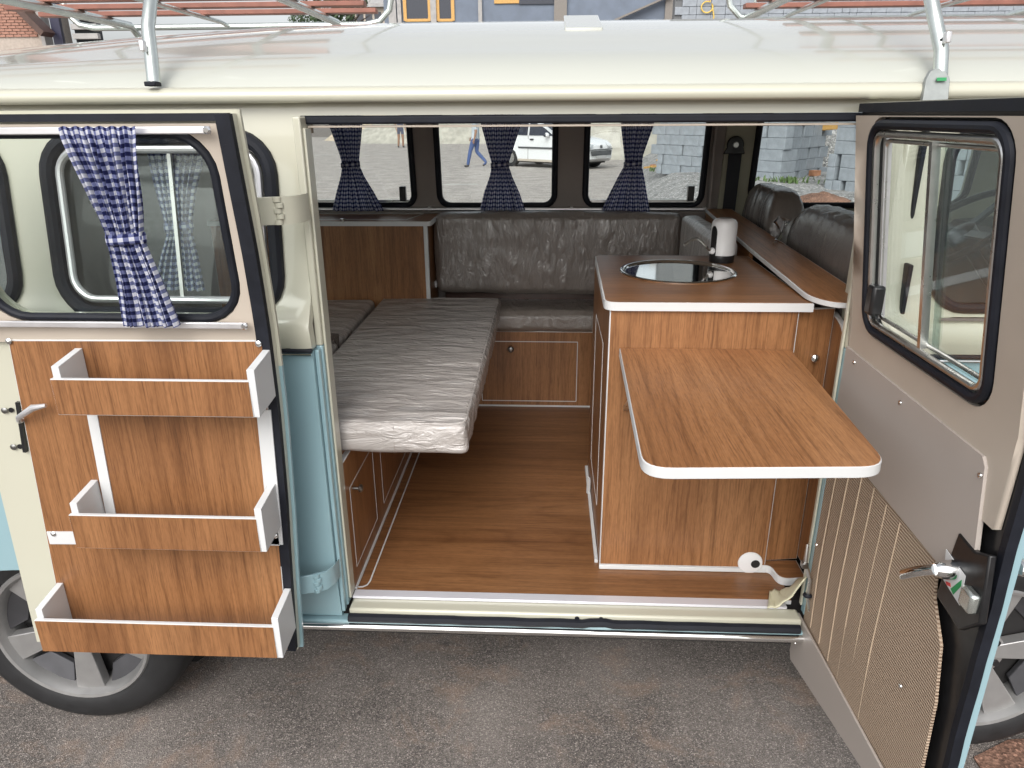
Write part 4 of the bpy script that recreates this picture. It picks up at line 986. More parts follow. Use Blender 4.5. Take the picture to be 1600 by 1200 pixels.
# ------------------------------------------------------------------ curtains
def curtain(label, prof, zt, zb, y, nfold, amp, cell, group, band_z, ylean=0, gather=2.4, seed=0, flat_top=.0, hem=None):
    """prof: (z, x_left, x_right) from top to bottom"""
    t = thing('curtain', ((prof[0][1]+prof[0][2])/2, y, zb), label, 'curtain', group)
    mb = MB(); nu, nv = 150, 70; mb.uv = []
    wtop = prof[0][2]-prof[0][1]; fw = max(p[2]-p[1] for p in prof)*gather
    L_ = [(-p[0], p[1]) for p in prof]; R_ = [(-p[0], p[2]) for p in prof]
    def sm(tab, z):
        return (interp(tab, -z-.006)+interp(tab, -z+.006)+interp(tab, -z)*2)/4
    for j in range(nv+1):
        v = j/nv; z = zt+(zb-zt)*v; xl, xr = sm(L_, z), sm(R_, z); wdt = xr-xl; am = amp*(.55+.45*min(1, wdt/wtop))
        edge = min(1, v*8)
        for i in range(nu+1):
            u = i/nu; uu = u+.012*math.sin(2*math.pi*u*nfold*.5+seed+v*2)
            ph = 2*math.pi*nfold*uu+.8*math.sin(v*4+seed)+.7*math.sin(u*11+seed*2)
            d = am*edge*(math.sin(ph)+.35*math.sin(2.3*ph+seed+v*5))
            x = xl+wdt*(u+.0)+.25*am*math.cos(ph)*edge
            mb.v.append(V(x, y-ylean*(z-zb)/(zt-zb)+d-.004, z+.0015*math.sin(u*40+seed)))
            mb.uv.append((u*fw/cell, z/cell))
    for j in range(nv):
        for i in range(nu): a = j*(nu+1)+i; mb.f.append((a, a+1, a+nu+2, a+nu+1))
    mb.build('cloth', ging, t, smooth=True, fix=False, ang=180)
    xl, xr = sm(L_, band_z), sm(R_, band_z); hb = MB(); hb.uv = []
    yb_ = y-ylean*(band_z-zb)/(zt-zb); c = (xl+xr)/2; a_ = (xr-xl)/2+.003; n_ = 40; tilt = .06
    for r_, zo in ((0, -.0105), (.0, -.006), (0, .006), (0, .0105)):
        for i in range(n_):
            q_ = 2*math.pi*i/n_; bul = .004 if abs(zo) < .008 else .001
            hb.v.append(V(c+(a_+bul*.4)*math.cos(q_), yb_-.002+(amp*1.05+bul)*math.sin(q_), band_z+zo+tilt*(xl-c)*0+.003*math.cos(q_))); hb.uv.append((i/n_*a_*4.4/cell, zo/cell+.25))
    for k in range(3):
        for i in range(n_): hb.f.append((k*n_+i, k*n_+(i+1) % n_, (k+1)*n_+(i+1) % n_, (k+1)*n_+i))
    o = hb.build('tie_band', ging, t, smooth=True, fix=False); md = o.modifiers.new('solid', 'SOLIDIFY'); md.thickness = .002
    return t
yw = yl(1.45)-.036
def pz(px, py, y): p = P(px, py, 'y', y); return p.x, p.z
def cprof(rows, y): return [(P(l, py, 'y', y).z, P(l, py, 'y', y).x, P(r_, py, 'y', y).x) for py, l, r_ in rows]
for lab, rows, bz, sd_ in (
    ('gingham curtain in the far window above the wardrobe', [(183, 512, 569), (193, 516, 568), (240, 532, 563), (256, 536, 562), (275, 533, 570), (300, 526, 585), (329, 519, 600)], 256, 1),
    ('gingham curtain in the middle far window', [(183, 748, 817), (193, 751, 814), (240, 764, 799), (256, 769, 794), (275, 766, 800), (300, 757, 811), (328, 750, 820)], 257, 2),
    ('gingham curtain in the far window behind the sink', [(183, 968, 1022), (193, 968, 1020), (240, 974, 1004), (256, 976, 1001), (275, 965, 1005), (300, 952, 1009), (330, 938, 1015)], 256, 3)):
    pr_ = cprof(rows, yw); top = (1.652, pr_[0][1], pr_[0][2])
    curtain(lab, [top]+pr_, 1.652, pr_[-1][0], yw, 9, 0.009, .0165, 'tied gingham curtains', P(0, bz, 'y', yw).z if False else cprof([(bz, 800, 801)], yw)[0][0], ylean=.03, seed=sd_)
yd = YI-.052
pr_ = cprof([(198, 104, 223), (214, 108, 224), (290, 142, 226), (366, 170, 226), (380, 172, 229), (440, 182, 252), (511, 188, 276)], yd-.012)
curtain('bright gingham curtain on the folded-back door', pr_, pr_[0][0], pr_[-1][0], yd, 10, .008, .0145, 'tied gingham curtains', cprof([(371, 200, 201)], yd)[0][0], ylean=.032, gather=1.55, seed=5)
yq = .115
pr_ = cprof([(232, 228, 322), (300, 246, 305), (345, 258, 300), (365, 262, 300), (400, 250, 310), (452, 238, 322)], yq)
curtain('shaded gingham curtain inside the body window behind the door', pr_, pr_[0][0], pr_[-1][0], yq, 8, .008, .0145, 'tied gingham curtains', cprof([(354, 280, 281)], yq)[0][0], gather=1.6, seed=7)

# ------------------------------------------------------------------ shelf rack screwed on the folded-back door
YP = YI-.014; YF = -.236
rk = thing('door_shelf_rack', (-.85, YP, .43), 'wood shelf rack with three trays on the folded-back door', 'shelf rack')
pan = [P(12, 531, 'y', YP), P(411, 532, 'y', YP), P(451, 1016, 'y', YP), P(107, 1016, 'y', YP)]
lam('back_panel', pan, (0, -1, 0), .012, rk, wood_z, .0025)
def shelf(nm, tl, tr, br, bl, back_r, lab):
    """front board corners in pixels, tray depth from YF back to the panel"""
    q4 = [P(*p, 'y', YF) for p in (tl, tr, br, bl)]
    z1 = (q4[0].z+q4[1].z)/2; z0 = (q4[2].z+q4[3].z)/2; x0 = (q4[0].x+q4[3].x)/2; x1 = (q4[1].x+q4[2].x)/2
    f = lam(nm, [V(x0, YF, z0), V(x1, YF, z0), V(x1, YF, z1), V(x0, YF, z1)], (0, -1, 0), .009, rk, wood_z, .0018)
    for xs0, xs1 in ((x0+.001, x0+.016), (x1-.004, x1+.011)):
        MB().prism([V(xs0, YF+.0095 if xs0 < x1-.05 else YF+.001, z0), V(xs0, YP-.0015, z0+.010), V(xs0, YP-.0015, z1+.034), V(xs0, YF+.0095 if xs0 < x1-.05 else YF+.001, z1+.022)], (xs1-xs0, 0, 0)).build('bracket', white, rk, bevel=.001)
    MB().box(x0+.017, x1-.005, YF+.0095, YP-.0015, z0+.004, z0+.016).build('tray_floor', white, rk)
shelf('tray_front', (79, 593), (391, 595), (396, 651), (90, 650), 0, '')
shelf('tray_front', (110, 808), (402, 807), (407, 859), (118, 860), 0, '')
shelf('tray_front', (58, 975), (429, 974), (432, 1023), (65, 1023), 0, '')
def strip(nm, a, b, wpx, horizontal=False):
    pa, pb_ = P(*a, 'y', YP-.002), P(*b, 'y', YP-.002); MB().bar(pa, pb_, wpx, .0035, (0, -1, 0)).build(nm, white, rk)
strip('upright_strip', (143, 640), (176, 815), .022)
strip('upright_strip', (412, 640), (432, 850), .030)
strip('cross_strip', (76, 840), (436, 842), .032)
for px, py in ((14, 533), (404, 537), (84, 834), (430, 837)):
    MB().lathe([(.006, 0), (.0065, .002), (.003, .0045), (.0005, .005)], P(px, py, 'y', YP-.003), (0, -1, 0), 16).build('panel_screw', chrome, rk, smooth=True)

# ================================================================== ROOF RACKS
def rack(label, x0, x1, legs, slats, zr, dirsign):
    t = thing('roof_rack', ((x0+x1)/2, .85, 1.67), label, 'roof rack', 'roof racks')
    yn, yf = .12, W-.10
    # lower frame with corners turned up into a rail
    MB().tube([V(x0+.12, yf, zr), V(x1-.12, yf, zr), V(x1-.06, yf, zr+.012), V(x1-.02, yf, zr+.05), V(x1-.005, yf, zr+.11), V(x1, yf, zr+.2)], .012, 10).build('frame_tube', galv, t, smooth=True)
    MB().tube([V(x0+.12, yf, zr), V(x0+.06, yf, zr+.012), V(x0+.02, yf, zr+.05), V(x0+.005, yf, zr+.11), V(x0, yf, zr+.2)], .012, 10).build('frame_tube', galv, t, smooth=True)
    MB().tube([V(x0, yn+.1, zr+.2), V(x1, yn+.1, zr+.2), V(x1, yf, zr+.2), V(x0, yf, zr+.2)], .011, 10, closed=True).build('top_rail', galv, t, smooth=True)
    n = len(legs)
    for lx in legs:
        p = [V(lx[0], .052, 1.688), V(lx[0]-.002, .062, 1.735), V(lx[1]+.004, .085, 1.79), V(lx[1], .125, 1.85), V(lx[1], .20, 1.915), V(lx[1], .30, zr+.0), V(lx[1], .6, zr+.004), V(lx[1], 1.2, zr+.004), V(lx[1], yf-.05, zr+.002), V(lx[1], yf, zr-.03), V(lx[1], yf+.03, 1.80), V(lx[1], W-.045, 1.688)]
        MB().tube(p, .0135, 12).build('hoop_leg', galv, t, smooth=True)
        MB().box(lx[0]-.010, lx[0]-.0, .035, .05, 1.745, 1.765).build('leg_clip', alu, t, bevel=.002)
    for yy in slats:
        MB().box(x0+.03, x1-.03, yy-.022, yy+.022, zr+.018, zr+.034).build('slat', slatm, t, bevel=.002)
    for cx in [x0+.22+(x1-x0-.44)*i/2 for i in range(3)]:
        MB().tube([V(cx, yn+.1, zr+.2), V(cx, yn+.11, zr+.06), V(cx, yn+.18, zr+.008), V(cx, yf-.08, zr+.008), V(cx, yf, zr)], .008, 8).build('cross_tube', galv, t, smooth=True)
    return t
r1 = rack('rear roof rack with red-brown slats above the folded door', -1.92, -.60, [(-.80, -.815), (-1.62, -1.63)], [.34, .52, .70, .88, 1.06, 1.24, 1.42], 1.955, 1)
r2 = rack('front roof rack with red-brown slats above the cab', .66, 2.0, [(.752, .735), (1.7, 1.69)], [.34, .52, .70, .88, 1.06, 1.24, 1.42], 1.955, -1)
# clamp feet
MB().box(-.812, -.788, .034, .060, 1.681, 1.690).build('foot', rubber, r1, bevel=.002)
f0 = V(.736, .024, 1.650)
foot_m = simple('dull_zinc', (.30, .32, .31), .45, metal=.4, var=.1, vscale=60)
fo = MB().prism(rpoly([f0+V(-.022, 0, -.008), f0+V(.026, 0, -.008), f0+V(.027, .010, .034), f0+V(.016, .018, .050), f0+V(-.006, .018, .052), f0+V(-.018, .010, .032)], [.002, .002, .008, .012, .012, .008]), (0, .012, 0)).build('foot', foot_m, r2, bevel=.002)
MB().prism([f0+V(.0, .0065, .029), f0+V(.018, .0065, .029), f0+V(.018, .0085, .035), f0+V(.0, .0085, .035)], (0, -.002, 0)).build('foot_label', greenm, fo)
MB().tube([f0+V(.010, .026, .05), f0+V(.010, .034, .088)], .0055, 10).build('clamp_bolt', plastic_w, r2, smooth=True)
MB().tube([f0+V(.010, .033, .078), f0+V(.010, .037, .104)], .0065, 10).build('clamp_nut', rubber, r2, smooth=True)
# ================================================================== BEYOND THE VAN
def mesh_of(mb, name, mat, bevel_smooth=False):
    me = bpy.data.meshes.new(name); me.from_pydata(mb.v, [], mb.f)
    bm = bmesh.new(); bm.from_mesh(me); bmesh.ops.recalc_face_normals(bm, faces=bm.faces); bm.to_mesh(me); bm.free()
    me.materials.append(mat); return me
def inst(me, name, parent, loc, rz=0, scale=None):
    o = bpy.data.objects.new(name, me); COL.objects.link(o); o.parent = parent; o.location = Vector(loc)-wloc(parent); o.rotation_euler.z = rz
    if scale: o.scale = scale
    return o
def chamfer_box(l, d, h, c=.006):
    mb = MB(); mb.box(-l/2, l/2, -d/2, d/2, 0, h); me = mesh_of(mb, 'block', block_m)
    bm = bmesh.new(); bm.from_mesh(me); bmesh.ops.bevel(bm, geom=list(bm.edges), offset=c, segments=1, affect='EDGES'); bm.to_mesh(me); bm.free(); return me
BH = .19
blk_s = chamfer_box(.388, .19, BH-.004); blk_h = chamfer_box(.135, .39, BH-.004); blk_q = chamfer_box(.19, .19, BH-.004)
def block_stack(label, c0, d1_, n1, d2_, n2, courses, z0, gaps):
    t = thing('block_stack', (c0.x, c0.y, z0), label, 'block stack', 'stacks of concrete blocks')
    d1_ = Vector((d1_.x, d1_.y, 0)).normalized(); d2_ = Vector((d2_.x, d2_.y, 0)).normalized()
    for k in range(courses):
        z = z0+k*BH
        for (dr, L_, inw) in ((d1_, n1, d2_), (d2_, n2, d1_)):
            s_ = .0 if dr is d1_ else .20
            rz = math.atan2(dr.y, dr.x); rnd = random.Random(k*31+(1 if dr is d1_ else 2))
            while s_ < L_:
                head = rnd.random() < .45 and dr is d1_
                if head:
                    w_ = .14; me = blk_h; dep = .195
                else: w_ = .395; me = blk_s; dep = .095
                if dr is d2_ and gaps and k % 2 == 0 and s_ > .3 and rnd.random() < .7: s_ += .09
                p = c0+dr*(s_+w_/2)+inw*(dep+rnd.uniform(-.008, .010))
                inst(me, 'block', t, (p.x, p.y, z+rnd.uniform(0, .002)), rz+rnd.uniform(-.015, .015)); s_ += w_+rnd.uniform(.002, .008)
    cp = [c0+d1_*.2+d2_*.2, c0+d1_*(n1-.05)+d2_*.2, c0+d1_*(n1-.05)+d2_*(n2-.05), c0+d1_*.2+d2_*(n2-.05)]
    MB().prism([V(p.x, p.y, z0) for p in cp], (0, 0, courses*BH-.03)).build('core', block_m, t)
    return t
zl = .50
C0 = P(1222, 286, 'z', zl); C1 = P(1034, 274, 'z', zl-.06); CR = P(1279, 276, 'z', zl)
block_stack('long stack of grey concrete blocks seen past the seat belt', C0, C1-C0, (C1-C0).length, CR-C0, (CR-C0).length, 9, zl-.03, True)
D0 = P(1301, 298, 'z', zl); D1 = P(1440, 312, 'z', zl); DR = P(1297, 282, 'z', zl)
block_stack('nearer stack of grey concrete blocks beside the front door leaf', D0, D1-D0, 2.4, DR-D0, .8, 9, zl-.03, False)
E0 = P(1470, 300, 'z', zl)
block_stack('stack of grey concrete blocks seen through the cab', E0+V(1.0, 0, 0), V(1, -.05, 0), 2.6, V(.1, 1, 0), .8, 10, zl-.03, False)
def mound(name, c, rx, ry, h, mat, label, cat, seed=0, n=26, rough=.25):
    mb = MB()
    for j in range(n+1):
        for i in range(n+1):
            u = 2*i/n-1; v = 2*j/n-1; r = math.hypot(u, v); hh = max(0, 1-r)**.85
            nz = noise.fractal(V(u*2.3+seed, v*2.3, seed), 1, 2, 5); mb.v.append(V(c[0]+u*rx, c[1]+v*ry, c[2]+h*hh*(1+rough*nz)-(.05 if r >= 1 else 0)))
    for j in range(n):
        for i in range(n): a = j*(n+1)+i; mb.f.append((a, a+1, a+n+2, a+n+1))
    o = mb.build(name, mat, None, smooth=True, fix=False); tag(o, label, cat); return o
p = P(700, 224, 'z', 0); mound('spoil_heap', (p.x+.6, p.y+3, 0), 7.5, 4, 4.2, spoil_m, 'large pale spoil heap across the street behind the walker', 'heap', 2)
p = P(592, 220, 'z', 0); mound('sand_pile', (p.x, p.y+2, 0), 4.2, 3, 2.6, sand_m, 'low yellow sand pile far down the street', 'heap', 5)
p = P(960, 255, 'z', 0); mound('rubble_heap', (p.x+1.2, p.y+5, 0), 4.5, 3, 3.4, spoil_m, 'grey rubble bank behind the white car', 'heap', 9)
p = P(1290, 272, 'z', zl); mound('gravel_pile', (p.x+.3, p.y+1.2, zl-.1), 1.7, 1.2, 1.9, gravel_m, 'grey gravel pile between two block stacks', 'heap', 12, rough=.1)
p = P(1282, 312, 'z', .5); mound('red_soil_heap', (p.x, p.y, lot_h(p.x, p.y)-.03), .42, .3, .12, redsoil, 'small red soil heap on the gravel', 'heap', 15)
# odds and ends on the gravel
p = P(1272, 279, 'z', zl)
o = MB().box(-.09, .09, -.06, .06, 0, .10).build('clay_brick', tilem, bevel=.006); o.location = (p.x, p.y, lot_h(p.x, p.y)-.005); o.rotation_euler.z = .5; tag(o, 'single orange clay brick on the gravel', 'brick')
p = P(1290, 264, 'z', zl); mb = MB()
for k in range(6):
    mb.tube([V(p.x+(.24+.02*k % .05)*math.cos(t)+.02*math.sin(k*2), p.y+.2*math.sin(t)+.02*k, zl+.06+.02*k+.02*math.sin(3*t+k)) for t in [2*math.pi*i/28 for i in range(28)]], .006, 6, closed=True)
tag(mb.build('wire_coil', wirem, smooth=True), 'coil of black wire lying on the gravel', 'wire')
pa, pb2 = P(1281, 199, 'y', 12.9), P(1316, 196, 'y', 12.6)
tag(MB().bar(pa, pb2, .12, .12).build('timber_offcut', wood_o, bevel=.01), 'orange timber offcut on top of the gravel pile', 'timber')
for k, (px, py) in enumerate(((1030, 262), (1022, 268), (1040, 258))):
    p = P(px, py, 'z', .3); tag(MB().bar(V(p.x-.25, p.y-.1+.1*k, .36+.03*k), V(p.x+.25, p.y+.15, .40+.04*k), .06, .04).build('debris_board', wood_o if k else tilem), ['short red board in the debris by the curtain', 'upper pale board in the debris by the curtain', 'lower pale board in the debris by the curtain'][k], 'board', 'boards in the debris')
def weeds(label, px, py, z, n, spread, h):
    p = P(px, py, 'z', z); mb = MB(); rnd = random.Random(n)
    for i in range(n):
        a = rnd.uniform(0, 6.28); c = V(p.x+rnd.gauss(0, spread), p.y+rnd.gauss(0, spread*.5), lot_h(p.x, p.y)-.01); l = rnd.uniform(.4, 1)*h
        tip = c+V(math.cos(a)*l*.6, math.sin(a)*l*.6, l); sd = V(-math.sin(a), math.cos(a), 0)*.012
        mb.add([c-sd, c+sd, (c+tip)/2+sd*1.4+V(0, 0, .02), tip, (c+tip)/2-sd*1.4+V(0, 0, .02)], [(0, 1, 2, 3, 4)])
    tag(mb.build('weed_clump', leaf2, fix=False), label, 'weeds')
weeds('green weeds at the foot of the long block stack', 1235, 292, zl, 60, .22, .13)
weeds('green weeds at the left end of the long block stack', 1030, 270, .35, 40, .16, .12)
# buildings
def bld_panel(mb, px0, py0, px1, py1, y, t=.2):
    a = P(px0, py0, 'y', y); b = P(px1, py1, 'y', y); mb.box(a.x, b.x, y, y+t, b.z, a.z); return a, b
YB = 56
hb = thing('plastered_building', (0, YB+2, 0), 'blue-grey plastered building with timber-framed windows above the roof', 'building')
xa, xb = P(600, 20, 'y', YB).x, P(1047, 20, 'y', YB).x
MB().box(xa, xb, YB, YB+6, 0, 12).build('wall', plaster, hb)
for (p0, p1) in ((630, 672), (682, 708)):
    a = P(p0, -40, 'y', YB-.05); b = P(p1, 30, 'y', YB-.05)
    wn = MB().box(a.x, b.x, YB-.06, YB-.01, b.z, a.z).build('window', darkglass, hb)
    for xx in (a.x, b.x): MB().box(xx-.12, xx+.12, YB-.14, YB-.065, b.z-.1, a.z).build('frame', wood_o, wn)
    MB().box(a.x, b.x, YB-.13, YB-.062, b.z-.15, b.z+.03).build('sill', wood_o, wn)
for p0, p1, m_ in ((606, 618, concrete), (620, 626, concrete), (672, 681, concrete), (747, 753, concrete), (866, 886, wood_g), (1040, 1052, wood_g)):
    a = P(p0, 0, 'y', YB-.2); b = P(p1, 0, 'y', YB-.2); MB().box(a.x, b.x, YB-.28, YB-.145, 0, 12).build('post', m_, hb)
a, b = P(772, -10, 'y', YB-.1), P(811, 5, 'y', YB-.1); MB().box(a.x, b.x, YB-.12, YB-.01, b.z, a.z).build('yellow_board', wood_o, hb)
a, b = P(811, -30, 'y', YB-.1), P(865, 6, 'y', YB-.1); MB().box(a.x, b.x, YB-.12, YB-.01, b.z, a.z).build('opening', darkglass, hb)
MB().bar(P(960, 32, 'y', YB-.4), P(1050, -8, 'y', YB-.4), .12, .55, (0, -1, 0)).build('brace', wood_g, hb)
YW = 26
wb = thing('block_building', (11, YW+1, 0), 'unplastered grey block wall of a house under construction', 'building')
xw0 = P(1054, 20, 'y', YW).x
MB().box(xw0, 22, YW+.02, YW+.5, 0, 8).build('wall', mortar if False else simple('dark_joint', (.15, .155, .16), .9), wb)
bh = .25; me_a = chamfer_box(.47, .10, bh-.012, .008); me_b = chamfer_box(.235, .10, bh-.012, .008); rnd = random.Random(3)
for k in range(6):
    z = 4.25+k*bh; x = xw0+(.24 if k % 2 else 0)
    while x < 20:
        hf = rnd.random() < .15; wd_ = .245 if hf else .48
        inst(me_b if hf else me_a, 'block', wb, (x+wd_/2, YW-.005+rnd.uniform(-.012, .012), z), rnd.uniform(-.008, .008)); x += wd_
pr0 = P(1105, 10, 'y', YW-.12)
rp = [pr0+V(.05*0, 0, .5), pr0+V(.08, 0, .2)]+[pr0+V(.0+.19*math.cos(t), 0, -.02+.17*math.sin(t)) for t in [R(60)+2*math.pi*i/16 for i in range(16)]]+[pr0+V(.25, 0, -.3), pr0+V(.22, 0, -.5)]
tag(MB().tube(rp, .022, 8).build('yellow_rope', ropem, smooth=True), 'looped yellow rope hanging on the block wall', 'rope')
tag(MB().tube([P(1180, -5, 'y', 25.6), P(1180, 8, 'y', 25.6), P(1183, 18, 'y', 25.6), P(1187, 26, 'y', 25.6)], .05, 8).build('wall_pipe', galv, smooth=True), 'bright metal pipe bending down the block wall', 'pipe')
# brick house at upper left
YK = 20
kb = thing('brick_house', (-15, YK+2, 0), 'red brick house with dark verge at the upper left corner', 'house')
xk0, xk1 = P(-60, 20, 'y', YK).x, P(58, 20, 'y', YK).x
MB().box(xk0, xk1, YK+.012, YK+.4, 0, 8).build('wall', mortar, kb)
bm_ = MB().box(-.105, .105, -.03, .03, 0, .056); me_k = mesh_of(bm_, 'brick', brick_m)
k = 0; z = P(0, 58, 'y', YK).z
while z < P(0, -6, 'y', YK).z:
    x = xk0+(.115 if k % 2 else 0)+.11
    while x < xk1-.1:
        if x > P(-12, 20, 'y', YK).x: inst(me_k, 'brick', kb, (x, YK+.0+random.uniform(-.006, .004), z), random.uniform(-.01, .01))
        x += .226
    z += .072; k += 1
MB().bar(P(14, -6, 'y', YK-.3), P(75, 54, 'y', YK-.3), .16, .5, (0, -1, 0)).build('verge_board', brownd, kb)
a, b = P(58, -6, 'y', YK), P(66, 60, 'y', YK); MB().box(a.x, b.x, YK-.05, YK+.3, b.z-4, a.z+1).build('corner_post', concrete, kb)
a, b = P(66, -6, 'y', YK), P(94, 60, 'y', YK); MB().box(a.x, b.x, YK+.1, YK+.3, b.z-4, a.z+.2).build('dark_door', simple('navy_panel', (.03, .03, .06), .5), kb)
a, b = P(93, 10, 'y', YK), P(103, 60, 'y', YK); MB().box(a.x, b.x, YK-.05, YK+.28, b.z-4, a.z).build('door_post', wood_g, kb)
a, b = P(103, 14, 'y', YK), P(152, 60, 'y', YK); MB().box(a.x, b.x, YK+.2, YK+.3, b.z-4, a.z).build('shutter_backing', simple('shade_dark', (.03, .035, .04), .8), kb)
for i in range(5):
    zz = a.z-.12-.24*i; MB().box(a.x, b.x, YK+.05, YK+.19, zz-.14, zz).build('louvre', concrete, kb, bevel=.01)
# far beige house
a, b = P(538, 4, 'y', 80), P(615, 60, 'y', 80)
fh = thing('beige_house', ((a.x+b.x)/2, 83, 0), 'small beige house beyond the trees above the van roof', 'house')
MB().box(a.x, b.x, 80, 86, 0, a.z-.4).build('wall', simple('beige_wall', (.45, .40, .34), .85, var=.1, vscale=.6), fh)
MB().prism([V(a.x-.6, 79.4, a.z-.45), V(b.x+.3, 79.4, a.z-.45), V(b.x+.3, 83, a.z+.7), V(a.x-.6, 83, a.z+.7)], (0, 0, .25)).build('roof', concrete, fh)
for i in range(4):
    w0 = P(548+i*14, 22, 'y', 79.95); MB().box(w0.x-.35, w0.x+.35, 79.93, 79.995, w0.z-.9, w0.z+.2).build('window', darkglass, fh)
# trees
def tree(label, px, py, y, r, seed, zb=0, n=1700):
    c = P(px, py, 'y', y); t = thing('tree', (c.x, c.y, 0), label, 'tree', 'trees behind the van')
    rnd = random.Random(seed)
    mb = MB().tube([V(c.x, c.y, -.1), V(c.x+.1, c.y, c.z*.5), V(c.x, c.y, c.z)], [r*.10, r*.07, r*.03], 10)
    for i in range(7):
        a = rnd.uniform(0, 6.28); z0 = c.z*rnd.uniform(.55, .95); e = V(c.x+math.cos(a)*r*.7, c.y+math.sin(a)*r*.6, z0+r*.6); mb.tube([V(c.x, c.y, z0), (V(c.x, c.y, z0)+e)/2+V(0, 0, .2), e], [r*.035, r*.025, r*.01], 6)
    mb.build('trunk', barkm, t, smooth=True)
    mb = MB(); cl = [(c+V(rnd.uniform(-1, 1)*r*.75, rnd.uniform(-1, 1)*r*.6, rnd.uniform(-.7, .8)*r), r*rnd.uniform(.22, .42)) for _ in range(22)]
    for i in range(n):
        cc, cr = rnd.choice(cl); d = V(rnd.gauss(0, 1), rnd.gauss(0, 1), rnd.gauss(0, 1)).normalized(); q_ = cc+d*cr*rnd.random()**.4
        s_ = r*rnd.uniform(.035, .07); nrm = (d+V(rnd.gauss(0, .6), rnd.gauss(0, .6), rnd.gauss(.3, .6))).normalized(); a = nrm.orthogonal().normalized(); b = nrm.cross(a)
        mb.add([q_+a*s_*1.6, q_+b*s_*.6, q_-a*s_*1.6, q_-b*s_*.6], [(0, 1, 2, 3)])
    mb.build('crown', leafm, t, fix=False)
tree('dark leafy tree rising behind the rear rack corner', 517, -6, 60, 2.6, 4)
tree('low dark tree far off at the rack end', 470, 30, 75, 1.9, 6, n=900)
tree('small far tree left of the rack corner', 545, -22, 64, 2.2, 9, n=900)

